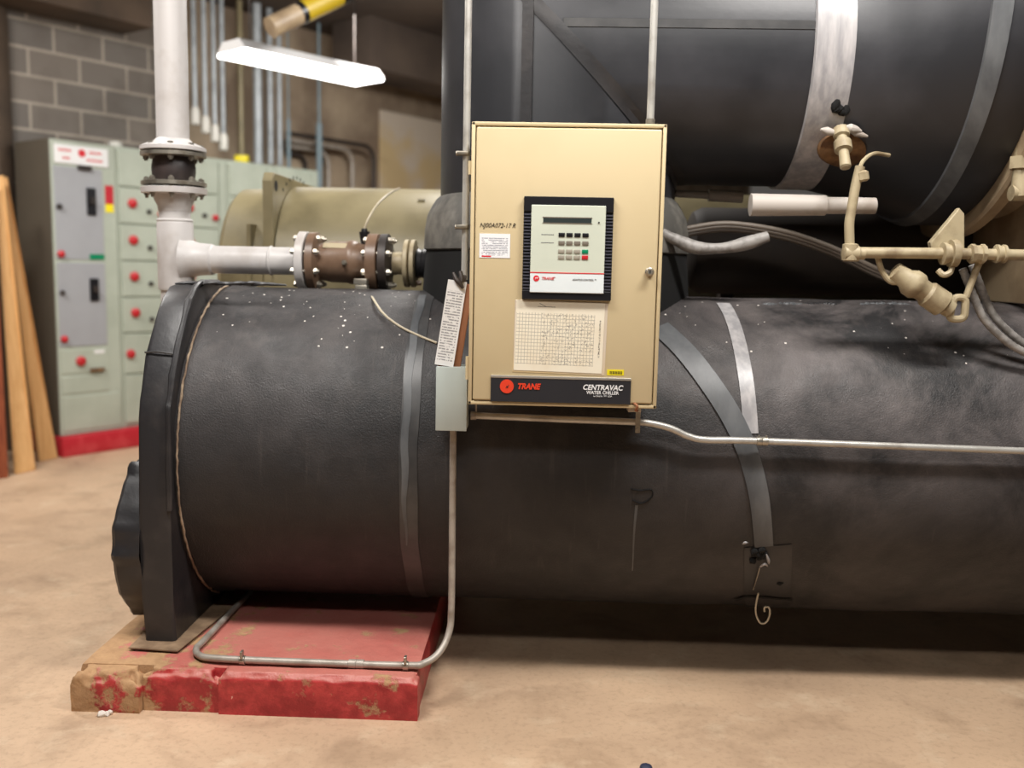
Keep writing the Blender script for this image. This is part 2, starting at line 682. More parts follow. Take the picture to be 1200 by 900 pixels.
def rough_block(lo, hi, amp, nx, ny, nz, seed, bev=.012, wear=0):
    bm = BM()
    add_box(bm, lo, hi)
    bmesh.ops.subdivide_edges(bm, edges=[e for e in bm.edges if abs((e.verts[0].co - e.verts[1].co).x) > 1e-6], cuts=nx, use_grid_fill=True)
    bmesh.ops.subdivide_edges(bm, edges=[e for e in bm.edges if abs((e.verts[0].co - e.verts[1].co).z) > 1e-6 and abs((e.verts[0].co - e.verts[1].co).x) < 1e-6], cuts=nz, use_grid_fill=True)
    bmesh.ops.subdivide_edges(bm, edges=[e for e in bm.edges if abs((e.verts[0].co - e.verts[1].co).y) > 1e-6 and abs((e.verts[0].co - e.verts[1].co).z) < 1e-6 and abs((e.verts[0].co - e.verts[1].co).x) < 1e-6], cuts=ny, use_grid_fill=True)
    lo, hi = V(lo), V(hi)
    for v in bm.verts:
        c = v.co
        if c.z < lo.z + .002:
            continue
        n = noise.noise_vector(c * 9 + V((seed, 0, 0))) + noise.noise_vector(c * 28 + V((0, seed, 0))) * .5
        q = c.copy()
        D = bev * (1 + wear * max(0, noise.noise(c * 11 + V((0, 0, seed))) + .3 + .6 * noise.noise(c * 31)))
        dz = hi.z - c.z
        for ax, dist, sg in ((1, c.y - lo.y, 1), (0, c.x - lo.x, 1), (0, hi.x - c.x, -1)):
            k = D - dist - dz
            if k > 0:
                q[ax] += sg * k / 2
                q.z -= k / 2
        v.co = q + n * amp * .6
    return bm


part('slab', rough_block((-1.49, 2.90, 0), (-.378, 5.45, .140), .004, 40, 30, 5, 3, .008), PAD, pad, 60)
part('worn_edge', rough_block((-1.495, 2.838, 0), (-1.272, 2.91, .134), .006, 30, 9, 16, 11, .020, 1.6), PAD, pad, 80, 'bare chipped concrete end of the pad')
part('worn_edge', rough_block((-1.268, 2.862, 0), (-1.02, 2.91, .137), .005, 30, 9, 16, 23, .020, 1.2), PAD, pad, 80, 'half-bare edge with flaking red paint')
part('painted_edge', rough_block((-1.018, 2.852, 0), (-.372, 2.91, .141), .0035, 60, 9, 16, 5, .016, .5), PAD, pad, 80, 'fresh red painted front edge')

# =================================================================== EVAPORATOR
YC, ZC, R0 = 3.69, .755, .603


def hit(px, py, r=R0):
    """point of the vessel surface seen there"""
    d = ray(px, py)
    oy, oz = CAM.y - YC, CAM.z - ZC
    a = d.y ** 2 + d.z ** 2
    b = 2 * (oy * d.y + oz * d.z)
    c = oy ** 2 + oz ** 2 - r * r
    t = (-b - sqrt(max(0, b * b - 4 * a * c))) / (2 * a)
    return CAM + d * t


def xa(p):                             # surface point -> (x, angle)
    return V((p.x, atan2(p.z - ZC, YC - p.y)))


def surf(x, a, r=R0):
    return V((x, YC - r * cos(a), ZC + r * sin(a)))


def lump(x, a):
    q = V((x * 1.3, cos(a) * 1.2, sin(a) * 1.2))
    h = noise.noise(q * 1.7) * .0045 + noise.noise(q * 5) * .0018
    h += .006 * math.exp(-((x + 1.225) / .05) ** 2)
    h -= .004 * math.exp(-((x - .72) / .10) ** 2)
    return h


ev = thing('evaporator_vessel', 'large horizontal black-insulated chiller vessel on red concrete pad', 'chiller vessel', (.7, YC, .14))
bm = BM()
NA, XS = 120, [-1.24 + i * .042 for i in range(100)]
G = []
for x in XS:
    G.append([bm.verts.new(surf(x, 2 * pi * k / NA, R0 + lump(x, 2 * pi * k / NA))) for k in range(NA)])
for a, b in zip(G, G[1:]):
    for k in range(NA):
        bm.faces.new((a[k], a[(k + 1) % NA], b[(k + 1) % NA], b[k]))
part('shell', bm, SHELL, ev)


def ribbon(path, width, lift=.004, taper=None, n=12):
    """strip lying on the vessel; path = list of (x, angle)"""
    P = smooth_pts([V((p[0], p[1] * R0, 0)) for p in path], n)
    bm = BM()
    rows = []
    for i, p in enumerate(P):
        t = (P[min(i + 1, len(P) - 1)] - P[max(0, i - 1)]).normalized()
        s = V((-t.y, t.x, 0))
        w = width(i / (len(P) - 1)) if callable(width) else width
        row = []
        for k in range(5):
            q = p + s * w * (k / 4 - .5)
            a = q.y / R0
            row.append(bm.verts.new(surf(q.x, a, R0 + lump(q.x, a) + lift)))
        rows.append(row)
    for a, b in zip(rows, rows[1:]):
        for k in range(4):
            bm.faces.new((a[k], a[k + 1], b[k + 1], b[k]))
    return bm


def ring_path(x, a0, a1, n=24, wob=0):
    return [(x + wob * sin(i * 1.7), a0 + (a1 - a0) * i / n) for i in range(n + 1)]


xs = hit(479, 520).x
part('seam_tape', ribbon(ring_path(xs, -1.9, 1.9, 26, .002), .062, .003, n=4), M_TAPEDARK, ev, label='dull grey tape ring around the vessel')
part('seam_tape', ribbon([(q[0] - .012, q[1]) for q in ring_path(xs, -.45, 1.35, 18, .003)], lambda u: .026 * min(1, .15 + u * 3), .0045, n=4), M_TAPE, ev, label='shiny worn stretch of the tape ring')
pts = [xa(hit(*q)) for q in ((772, 384), (800, 410), (832, 450), (858, 490), (876, 530), (889, 580), (895, 640))]
part('seam_tape', ribbon(pts, lambda u: .082 - .02 * u, .0065, n=6), M_TAPE, ev, label='wide grey strap slanting down across the vessel')
pts = [xa(hit(*q)) for q in ((847, 356), (860, 380), (870, 420), (876, 460), (880, 508))]
part('seam_tape', ribbon(pts, .050, .004, n=6), M_TAPELIGHT, ev, label='narrow shiny grey tape over the top')
pts = [xa(hit(*q)) for q in ((900, 640), (899, 690), (900, 712))]
part('seam_tape', ribbon(pts, .16, .003, n=6), M_BLACKWRAP, ev, label='black patch under the strap')
# lap of the sheet along the underside
pts = [xa(hit(x, y)) for x, y in ((862, 703), (880, 698), (928, 701))]
part('sheet_lap', ribbon(pts, .016, .007), M_HOLE, ev)
pts = [xa(hit(x, y)) for x, y in ((746, 592), (743, 625), (741, 668))]
part('drip_streak', ribbon(pts, lambda u: .010 - .007 * u, .0012), M_TAPE, ev)
# torn foam along the top
for (x0, x1) in ((896, 935), (940, 975), (1010, 1060)):
    bm = BM()
    a, b = hit(x0, 356), hit(x1, 356)
    a.z += .006
    b.z += .006
    for i in range(9):
        q = a.lerp(b, i / 8)
        add_lathe(bm, q + V((0, random.uniform(-.01, .01), -.012)), (1, 0, .1), [(-.014, .004), (-.004, random.uniform(.008, .015)), (.008, random.uniform(.006, .013)), (.02, .003)], 8)
    part('torn_foam', bm, M_BLACKWRAP if x0 == 940 else M_TAPE, ev)
# pale torn liner along the tube sheet
bm = BM()
pp_ = []
for i in range(90):
    a = -1.2 + 2.7 * i / 89
    pp_.append(surf(-1.224 + .003 * noise.noise(V((i * .6, 0, 0))), a, R0 + .010 + .006 * noise.noise(V((i * .9, 3, 0)))))
add_tube(bm, pp_, [.0035 + .003 * abs(noise.noise(V((i * .5, 7, 1)))) for i in range(90)], 7)
part('torn_liner', bm, M_TRIM, ev)
# tube sheet and its foot, wrapped
prof = [(3.06, .141), (3.05, .30), (3.045, .60), (3.052, .93), (3.066, .99), (3.13, 1.13), (3.235, 1.285), (3.275, 1.325), (3.34, 1.365), (3.42, 1.372), (3.96, 1.372),
        (4.04, 1.365), (4.145, 1.285), (4.25, 1.13), (4.33, .99), (4.35, .93), (4.35, .141)]
bm = BM()
add_prism(bm, [(0, y, z) for y, z in prof], (-1.345, 0, 0), (.108, 0, 0), .014, 3)
part('tube_sheet', bm, M_BLACKWRAP, ev, 30)
bm = BM()   # wrinkled wrap rim over the sloped shoulder
rim = [(3.042, .62), (3.047, .93), (3.062, .99), (3.125, 1.135), (3.23, 1.29), (3.27, 1.33), (3.34, 1.372), (3.42, 1.379), (3.55, 1.376)]
rp = smooth_pts([V((-1.238, y, z)) for y, z in rim], 5)
add_tube(bm, [p + V((.003 * noise.noise(p * 20), 0, 0)) for p in rp], [.011 + .004 * noise.noise(p * 15) for p in rp], 8)
part('wrap_fold', bm, M_BLACKWRAP, ev)
for a, b in (((3.15, 1.165), (3.195, 1.23)), ((3.16, 1.17), (3.205, 1.235))):
    pass
bm = BM()
add_tube(bm, smooth_pts([V((-1.348, 3.135, 1.143)), V((-1.30, 3.128, 1.147)), V((-1.24, 3.128, 1.140))]), .004, 6)
part('wrap_seam', bm, M_TAPEDARK, ev)
bm = BM()   # crumpled end of the wrap on top
for k in range(7):
    x = -1.33 + k * .045
    add_tube(bm, smooth_pts([V((x, 3.36 + .03 * random.random(), 1.372)), V((x + .05, 3.38, 1.376 + .006 * random.random())), V((x + .12, 3.42, 1.374))], 5), [.003 + .004 * sin(pi * i / 10) for i in range(11)], 7)
part('wrap_crumple', bm, M_BLACKWRAP, ev)
# round head of the water box
bm = BM()
wy, wz, wr = 3.335, .462, .298
seg = 120
prof = [(0, 1), (.03, 1.005), (.06, 1.0), (.085, 1.0), (.098, .965), (.106, .85), (.111, .6), (.113, .3), (.114, .02)]
rings = []
for dx, k in prof:
    ring = []
    for i in range(seg):
        a = 2 * pi * i / seg
        rr = wr * k * (1 + .016 * noise.noise(V((cos(a) * 4, sin(a) * 4, 1))))
        aw = a if a < pi else a - 2 * pi
        for a0_, h_, w_0 in ((1.08, .034, .10), (.30, .012, .12), (-.02, .016, .09), (-.55, .007, .1), (-1.0, .012, .1)):
            rr += h_ * max(0, 1 - abs(aw - a0_) / w_0) * (1 if dx > .04 else .4) * (k > .9)
        ring.append(bm.verts.new((-1.344 - dx + .004 * noise.noise(V((cos(a) * 3, sin(a) * 3, dx * 30))), wy - rr * cos(a), wz + rr * sin(a))))
    rings.append(ring)
for a, b in zip(rings, rings[1:]):
    for i in range(seg):
        bm.faces.new((a[i], a[(i + 1) % seg], b[(i + 1) % seg], b[i]))
bm.faces.new(rings[-1])
wb = part('water_box', bm, M_BLACKWRAP, ev)
bm = BM()
quad_sheet(bm, (-1.375, 3.0, .148), (-1.20, 2.985, .148), (-1.15, 3.42, .15), (-1.38, 3.42, .15), .004, 8, .003)
part('shim', bm, M_SHIM, ev, label='flattened cardboard under the foot')
# torn hole with loose foil and hanging wire
bm = BM()
for i in range(9):
    q = hit(890 + random.uniform(-9, 9), 651 + random.uniform(-8, 7))
    add_lathe(bm, q + V((0, -.004, 0)), V((random.uniform(-1, 1), -.3, random.uniform(-1, 1))), [(-.014, .003), (-.004, .013), (.006, .011), (.015, .002)], 8)
hole = part('torn_hole', bm, M_HOLE, ev)
for (a, b, c) in (((889, 663), (895, 659), (899, 663)), ((897, 648), (899, 655), (900, 660)), ((869, 636), (872, 634), (876, 635))):
    bm = BM()
    add_tube(bm, smooth_pts([hit(*a) + V((0, -.015, 0)), hit(*b) + V((0, -.02, 0)), hit(*c) + V((0, -.012, 0))], 5), [.002, .003, .004, .0045, .005, .005, .005, .004, .003, .002, .001], 6)
    part('foil_scrap', bm, M_TAPELIGHT, hole)
bm = BM()
add_lathe(bm, hit(914, 683) + V((0, -.003, 0)), (1, 0, .3), [(-.012, .003), (-.004, .010), (.006, .006), (.016, .002)], 8)
part('torn_hole', bm, M_HOLE, ev)
bm = BM()
add_tube(bm, smooth_pts([hit(889, 664) + V((0, -.015, 0)), hit(886, 676) + V((0, -.012, 0)), hit(882, 690) + V((0, -.008, 0))]), .0022, 6)
part('tie_wire', bm, M_STEEL, ev)
bm = BM()
wp = [hit(888, 694) + V((0, -.010, 0))] + [at(x, y, 3.27) for x, y in ((886, 708), (886, 720), (891, 730), (898, 729), (902, 720), (901, 712), (896, 712), (896, 717))]
add_tube(bm, smooth_pts(wp, 6), .0032, 7)
part('wire_hook', bm, M_WIRE, ev, label='pale bent wire hook hanging below the vessel')
# scuff hole
bm = BM()
q = hit(750, 578)
add_tube(bm, smooth_pts([hit(x, y) + V((0, -.002, 0)) for x, y in ((739, 573), (750, 575), (763, 574), (764, 582), (752, 590), (741, 586))], 4), .0022, 6)
part('cut_flap', bm, M_HOLE, ev)
# far end tube sheet, outside the view but carrying the vessel
bm = BM()
add_prism(bm, [(0, y, z) for y, z in [(3.05, 0.0), (3.05, .93), (3.28, 1.33), (3.42, 1.372), (3.96, 1.372), (4.1, 1.33), (4.33, .93), (4.33, 0)]], (2.86, 0, 0), (.11, 0, 0), .01)
part('tube_sheet', bm, M_BLACKWRAP, ev)

# =================================================================== SUCTION ELBOW
CX, CY, CZ, RR = .045, 3.80, 2.255, .462
su = thing('suction_elbow', 'black-wrapped large mitred suction duct rising behind the beige control cabinet', 'duct', (CX, CY, 1.35))
bm = BM()
NS = 96
A, B, C2, D = [], [], [], []
for i in range(NS):
    a = 2 * pi * i / NS
    u, s = cos(a), sin(a)
    A.append(bm.verts.new((CX + RR * u, CY + RR * s, 1.46)))
    B.append(bm.verts.new((CX + RR * u, CY + RR * s, CZ - RR * u)))
    C2.append(bm.verts.new((1.02, CY + RR * s, CZ - RR * u)))
for p, q in ((A, B), (B, C2)):
    for i in range(NS):
        bm.faces.new((p[i], p[(i + 1) % NS], q[(i + 1) % NS], q[i]))
part('duct', bm, M_DUCT, su, 25)
bm = BM()


def dring(x, r, zc, n=96):
    return [(x, CY + r * sin(2 * pi * i / n), zc - r * cos(2 * pi * i / n)) for i in range(n)]


def loft(bm, secs, caps=False):
    R_ = [[bm.verts.new(p) for p in s] for s in secs]
    n = len(R_[0])
    for a, b in zip(R_, R_[1:]):
        for i in range(n):
            bm.faces.new((a[i], a[(i + 1) % n], b[(i + 1) % n], b[i]))
    if caps:
        bm.faces.new(R_[0][::-1])
        bm.faces.new(R_[-1])


loft(bm, [dring(1.0, RR + .004, CZ), dring(1.12, RR + .03, CZ), dring(1.24, RR + .10, CZ + .03), dring(1.36, RR + .20, CZ + .09), dring(1.44, RR + .27, CZ + .13), dring(1.52, RR + .29, CZ + .15), dring(1.56, RR + .29, CZ + .15)])
part('bell', bm, M_DUCT, su, 60)
bm = BM()
loft(bm, [dring(.90, RR + .002, CZ), dring(.905, RR + .010, CZ), dring(1.045, RR + .012, CZ), dring(1.05, RR + .006, CZ)])
part('strap_band', bm, M_TAPELIGHT, su, label='wide pale grey strap around the duct')
bm = BM()
loft(bm, [dring(1.382, RR + .215, CZ + .10), dring(1.385, RR + .230, CZ + .102), dring(1.432, RR + .272, CZ + .126), dring(1.436, RR + .262, CZ + .128)])
part('strap_band', bm, M_TAPE, su, label='narrow grey strap around the flared bell')
bm = BM()   # mitre seam tape
rows = []
for i in range(NS + 1):
    a = pi + pi * i / NS
    u, s = cos(a), sin(a)
    r = RR + .004
    rows.append([bm.verts.new((CX + r * u, CY + r * s, CZ - r * u - .035)), bm.verts.new((CX + (r + .002) * u, CY + (r + .002) * s, CZ - r * u)), bm.verts.new((CX + r * u + .035, CY + r * s, CZ - r * u))])
for a, b in zip(rows, rows[1:]):
    for k in range(2):
        bm.faces.new((a[k], a[k + 1], b[k + 1], b[k]))
part('seam_tape', bm, M_BLACKWRAP, su)
bm = BM()   # vertical lap on the riser and lap along the horizontal run
a0 = radians(255)
for (p, q, r_) in ((V((CX + (RR + .003) * cos(a0), CY + (RR + .003) * sin(a0), 1.6)), V((CX + (RR + .003) * cos(a0), CY + (RR + .003) * sin(a0), CZ - RR * cos(a0))), 0),):
    add_box(bm, (-.02, -.004, 0), (.02, .004, (q - p).length), 0, Matrix.Translation(p) @ Matrix.Rotation(a0 - 1.5 * pi, 4, 'Z'))
part('seam_tape', bm, M_BLACKWRAP, su)
bm = BM()
add_box(bm, (CX + .0, CY - RR - .0022, CZ + .02), (.9, CY - RR + .01, CZ + .05), .001, seg=1)
part('sheet_lap', bm, M_TAPEDARK, su)
bm = BM()   # boot where the riser meets the vessel
loft(bm, [[(CX + (r + .006 * noise.noise(V((cos(2 * pi * i / 80) * 3, sin(2 * pi * i / 80) * 3, z * 9)))) * cos(2 * pi * i / 80), CY + (r + .006 * noise.noise(V((cos(2 * pi * i / 80) * 3, 5 + sin(2 * pi * i / 80) * 3, z * 9)))) * sin(2 * pi * i / 80), z) for i in range(80)] for z, r in
          ((1.725, RR + .003), (1.715, RR + .014), (1.69, .492), (1.65, .512), (1.60, .522), (1.52, .526), (1.515, .515))])
part('cloth_boot', bm, M_CLOTH, su, 60, 'grey cloth wrap around the riser')
bm = BM()
loft(bm, [[(CX + r * cos(2 * pi * i / 80), CY + r * sin(2 * pi * i / 80), z + (sqrt(max(0, R0 ** 2 - (CY + r * sin(2 * pi * i / 80) - YC) ** 2)) + ZC - 1.36 if z < 1.37 else 0)) for i in range(80)] for z, r in
          ((1.518, .517), (1.45, .522), (1.352, .53))])
part('lower_boot', bm, M_HOLE, su, 60)

# =================================================================== COMPRESSOR (cream casing beyond the bell)
co = thing('compressor', 'cream painted compressor casing with flange ring at the end of the black duct', 'compressor', (2.0, CY, 1.4))
CRZ = CZ + .17
bm = BM()
loft(bm, [dring(1.561, .60, CRZ), dring(1.561, .815, CRZ), dring(1.57, .825, CRZ), dring(1.61, .825, CRZ), dring(1.615, .80, CRZ), dring(1.615, .6, CRZ)])
part('flange_ring', bm, M_OLIVEDK, co)
bm = BM()
loft(bm, [dring(1.62, .62, CRZ), dring(1.65, .70, CRZ), dring(1.75, .745, CRZ), dring(2.1, .74, CRZ), dring(2.35, .62, CRZ), dring(2.4, .4, CRZ)], True)
part('casing', bm, M_OLIVEDK, co, 60)
for k in range(18):
    a = 2 * pi * (k + .25) / 18
    bm = BM()
    c = V((1.615, CY + .775 * sin(a), CRZ - .775 * cos(a)))
    add_cyl(bm, c, c + V((.03, 0, 0)), .022, seg=6)
    add_cyl(bm, c + V((.03, 0, 0)), c + V((.045, 0, 0)), .012, seg=12)
    part('bolt', bm, M_BEIGEPIPE, co)
bm = BM()
add_prism(bm, [(0, 3.25, 1.36), (0, 3.95, 1.36), (0, 3.95, 1.7), (0, 3.4, 1.74)], (1.75, 0, 0), (.04, 0, 0), .006)
part('support_web', bm, M_OLIVEDK, co)
bm = BM()
q = at(1197, 205, 3.25)
add_cyl(bm, q + V((0, 0, -.07)), q + V((0, 0, .09)), .03, .024)
add_cyl(bm, q + V((0, 0, .02)), q + V((0, 0, .06)), .042, seg=6)
add_cyl(bm, q + V((-.03, 0, -.06)), q + V((.1, 0, -.06)), .026, seg=16)
part('drain_fitting', bm, M_BEIGEPIPE, co)

# =================================================================== CONDENSER behind
KY, KZ, KR = 4.87, 1.375, .468
cn = thing('condenser_vessel', 'bare olive-beige steel vessel standing behind the black vessel', 'chiller vessel', (.7, KY, .14))
bm = BM()
add_lathe(bm, (-1.27, KY, KZ), (1, 0, 0), [(0, KR), (4.1, KR)], 90)
part('shell', bm, M_OLIVE, cn)
zt = at(302, 201, 4.42).z
for x0 in (-1.325, 2.83):
    bm = BM()
    pr = [(4.42, .141), (4.42, zt - .04), (4.45, zt), (5.29, zt), (5.32, zt - .04), (5.32, .141)]
    if x0 > 0:
        pr[0], pr[-1] = (4.42, 0), (5.32, 0)
    add_prism(bm, [(0, y, z) for y, z in pr], (x0, 0, 0), (.05, 0, 0), .004, 1)
    ts = part('tube_sheet', bm, M_OLIVE, cn)
    if x0 < 0:
        bm = BM()
        add_cyl(bm, (x0 + .0495, 4.475, zt - .06), (x0 + .0515, 4.475, zt - .06), .026, seg=24)
        part('lifting_hole', bm, M_HOLE, ts)
        for k in range(12):
            a = 1.0 + k * .135
            bm = BM()
            c = V((x0 + .0495, KY - .52 * cos(a) * .97, KZ + .515 * sin(a)))
            add_cyl(bm, c, c + V((.0015, 0, 0)), .009, seg=12)
            part('bolt_hole', bm, M_HOLE, ts)
bm = BM()
add_lathe(bm, (-1.326, KY, KZ), (-1, 0, 0), [(0, KR - .01), (.20, KR - .015), (.225, KR - .04), (.24, KR - .12), (.243, .05)], 90)
wb = part('water_box', bm, M_OLIVE, cn)
bm = BM()
add_box(bm, (-1.395, KY - KR - .006, KZ - .20), (-1.375, KY - KR + .10, KZ + .26), .003, seg=1)
part('lug', bm, M_OLIVE, wb)
bm = BM()
q = at(492, 235, KY - .2)
add_cyl(bm, (-.62, KY - .25, KZ + .395), (-.585, KY - .25, KZ + .395), .012, seg=10)
part('plug', bm, M_OLIVE, cn)

# =================================================================== GREY WATER PIPE WITH TEE
PYD = 3.86
c1 = at(206, 300, PYD)
PX_ = c1.x
zb = at(290, 305, PYD).z
wpn = thing('water_pipe', 'light grey painted vertical pipe with tee and side branch', 'pipe', (PX_, PYD, 0))
rv = .066
z_lo_f = at(205, 222, PYD).z
z_hi_f = at(205, 178, PYD).z
bm = BM()
add_cyl(bm, (PX_, PYD, 0), (PX_, PYD, 1.66), rv - .004, seg=40)
part('pipe', bm, M_GREYPIPE, wpn)
bm = BM()
add_lathe(bm, (PX_, PYD, 1.335), (0, 0, 1), [(0, rv + .003), (.01, rv + .006), (.27, rv + .006), (.28, rv + .003)], 40)
prt = [(.0, .098), (.015, .088), (.035, .074), (.06, .067), (.10, .064), (.113, .064)]
add_lathe(bm, (PX_ + .04, PYD, zb), (1, 0, 0), prt, 36)
part('tee', bm, M_GREYPIPE, wpn, 50)
bm = BM()
add_cyl(bm, (PX_ + .15, PYD, zb), (at(350, 305, PYD).x, PYD, zb), .0565, seg=36)
part('branch', bm, M_GREYPIPE, wpn)
for x in (PX_ + .155, at(318, 305, PYD).x):
    bm = BM()
    add_lathe(bm, (x - .006, PYD, zb), (1, 0, 0), [(0, .0565), (.004, .061), (.008, .061), (.012, .0565)], 36)
    part('weld_bead', bm, M_GREYPIPE, wpn)
bm = BM()
add_lathe(bm, (PX_, PYD, 1.612), (0, 0, 1), [(0, rv + .001), (.004, rv + .006), (.009, rv + .006), (.013, rv + .001)], 36)
part('weld_bead', bm, M_GREYPIPE, wpn)
bm = BM()   # reducer and flange
add_lathe(bm, (PX_, PYD, 1.655), (0, 0, 1), [(0, rv - .002), (.02, rv), (.045, rv + .012), (z_lo_f - 1.655 - .022, rv + .018), (z_lo_f - 1.655 - .018, .128), (z_lo_f - 1.655 + .004, .130), (z_lo_f - 1.655 + .006, .126)], 48)
part('flange', bm, M_GREYPIPE, wpn)

xj = thing('expansion_joint', 'black rubber expansion joint between two steel flanges on the grey pipe', 'pipe joint', (PX_, PYD, z_lo_f + .01))
za, zc_ = z_lo_f + .012, z_hi_f - .004
bm = BM()
add_lathe(bm, (PX_, PYD, za), (0, 0, 1), [(0, .12), (0.002, .128), (.016, .128), (.018, .12)], 48)
part('flange', bm, M_STEEL, xj)
bm = BM()
add_lathe(bm, (PX_, PYD, zc_ - .018), (0, 0, 1), [(0, .12), (0.002, .128), (.016, .128), (.018, .12)], 48)
part('flange', bm, M_STEEL, xj)
h = zc_ - .018 - za - .018
bm = BM()
add_lathe(bm, (PX_, PYD, za + .018), (0, 0, 1), [(0, .076), (h * .15, .082), (h * .4, .086), (h * .6, .086), (h * .85, .081), (h, .078)], 48)
part('bellows', bm, M_RUBBER, xj)
for top in (0, 1):
    for k in range(8):
        a = 2 * pi * (k + .35) / 8
        c = V((PX_ + .106 * cos(a), PYD + .106 * sin(a), 0))
        bm = BM()
        z0, z1 = ((zc_ - .036, zc_ + .035) if top else (za - .05, za + .036))
        add_cyl(bm, c + V((0, 0, z0)), c + V((0, 0, z1)), .007, seg=10)
        for z in ((zc_ - .030, zc_ + .022) if top else (za - .038, za + .019)):
            add_cyl(bm, c + V((0, 0, z)), c + V((0, 0, z + .012)), .0125, seg=6)
        part('bolt', bm, M_STEEL, xj)

up = thing('riser_pipe', 'light grey vertical pipe rising from the expansion joint to the ceiling', 'pipe', (PX_, PYD, z_hi_f))
bm = BM()
add_lathe(bm, (PX_, PYD, zc_ + .004), (0, 0, 1), [(0, .12), (.002, .129), (.016, .129), (.026, .11), (.04, .075), (.05, rv)], 48)
part('flange', bm, M_GREYPIPE, up)
bm = BM()
add_cyl(bm, (PX_, PYD, zc_ + .05), (PX_, PYD, 3.748), .064, seg=40)
part('pipe', bm, M_GREYPIPE, up)

# check valve on the branch
fx = lambda px: at(px, 305, PYD).x


def bolts(parent, x0, x1, r, n, ph, mat=M_STEEL, nr=.0135):
    for k in range(n):
        a = 2 * pi * (k + ph) / n
        c = V((0, PYD + r * cos(a), zb + r * sin(a)))
        bm = BM()
        add_cyl(bm, c + V((x0 - .018, 0, 0)), c + V((x1 + .022, 0, 0)), .0075, seg=10)
        add_cyl(bm, c + V((x0 - .014, 0, 0)), c + V((x0, 0, 0)), nr, seg=6)
        add_cyl(bm, c + V((x1, 0, 0)), c + V((x1 + .014, 0, 0)), nr, seg=6)
        part('bolt', bm, mat, parent)


cf = thing('pipe_flange', 'light grey bolted flange at the end of the grey branch pipe', 'pipe flange', (fx(357), PYD, zb - .122))
bm = BM()
add_lathe(bm, (fx(352), PYD, zb), (1, 0, 0), [(0, .115), (.003, .121), (fx(362) - fx(352) - .003, .121), (fx(362) - fx(352), .118)], 48)
part('flange', bm, M_GREYPIPE, cf)
cv = thing('check_valve', 'brown flanged check valve lying above the black vessel', 'valve', (fx(407), PYD, zb - .122))
bm = BM()
L = lambda px: fx(px) - fx(364)
add_lathe(bm, (fx(364), PYD, zb), (1, 0, 0), [(0, .11), (.002, .119), (L(373), .119), (L(374), .112), (L(377), .075), (L(382), .078), (L(388), .083), (L(408), .085), (L(411), .090), (L(415), .090), (L(418), .086), (L(424), .077), (L(432), .075)], 48)
body = part('valve_body', bm, M_BROWN, cv)
bm = BM()
add_lathe(bm, (fx(432.5), PYD, zb), (1, 0, 0), [(0, .11), (.002, .118), (L(445) - L(433), .118), (L(446) - L(433), .112)], 48)
part('flange', bm, M_BROWN, cv)
bm = BM()
q0, q1 = at(381, 287, PYD - .09), at(411, 293, PYD - .09)
aa = radians(50)
Mx = Matrix.Translation((fx(396), PYD - .0855 * cos(aa), zb + .0855 * sin(aa))) @ Matrix.Rotation(-(pi / 2 - aa) * .9, 4, 'X')
add_box(bm, (-.048, -.002, -.012), (.048, .002, .012), 0, Mx)
part('data_plate', bm, M_BEIGEPIPE, body)
bm = BM()
c = V((fx(409), PYD - .09, zb - .002))
add_cyl(bm, c, c + V((0, -.018, 0)), .008, .007, seg=12)
add_cyl(bm, c, c + V((0, -.006, 0)), .012, seg=6)
part('plug', bm, M_STEEL, body)
bolts(cf, fx(352), fx(374), .1, 8, .5)
sf = thing('pipe_flange', 'dark iron bolted flange on the far end of the brown valve', 'pipe flange', (fx(453), PYD, zb - .12))
bm = BM()
add_lathe(bm, (fx(447), PYD, zb), (1, 0, 0), [(0, .112), (.002, .118), (fx(456) - fx(447), .118), (fx(457) - fx(447), .11), (fx(459) - fx(447), .06), (fx(461) - fx(447), .05)], 48)
part('flange', bm, M_DARKIRON, sf)
bm = BM()
add_cyl(bm, (fx(460), PYD, zb), (fx(476), PYD, zb), .046, seg=32)
part('stub_pipe', bm, M_BEIGEPIPE, sf)
bolts(sf, fx(433), fx(457), .098, 8, .5)
ff = thing('pipe_flange', 'cream double flange beside the black riser boot', 'pipe flange', (fx(482), PYD, zb - .1))
for a, b in ((474.5, 480.5), (482, 488)):
    bm = BM()
    w = fx(b) - fx(a)
    add_lathe(bm, (fx(a), PYD, zb), (1, 0, 0), [(0, .09), (.003, .097), (w - .003, .097), (w, .09)], 44)
    part('flange', bm, M_BEIGEPIPE, ff)
bm = BM()
for k in range(3):
    add_lathe(bm, (fx(488) + k * .022, PYD, zb), (1, 0, 0), [(0, .055), (.008, .062), (.022, .057)], 32)
add_cyl(bm, (fx(488), PYD, zb), (fx(488) + .1, PYD, zb), .055, seg=32)
part('rubber_sleeve', bm, M_BLACKWRAP, ff)
bm = BM()
add_cyl(bm, (fx(489), PYD - .02, zb - .078), (fx(489) + .02, PYD - .02, zb - .078), .012, seg=6)
part('bolt', bm, M_BROWN, ff)
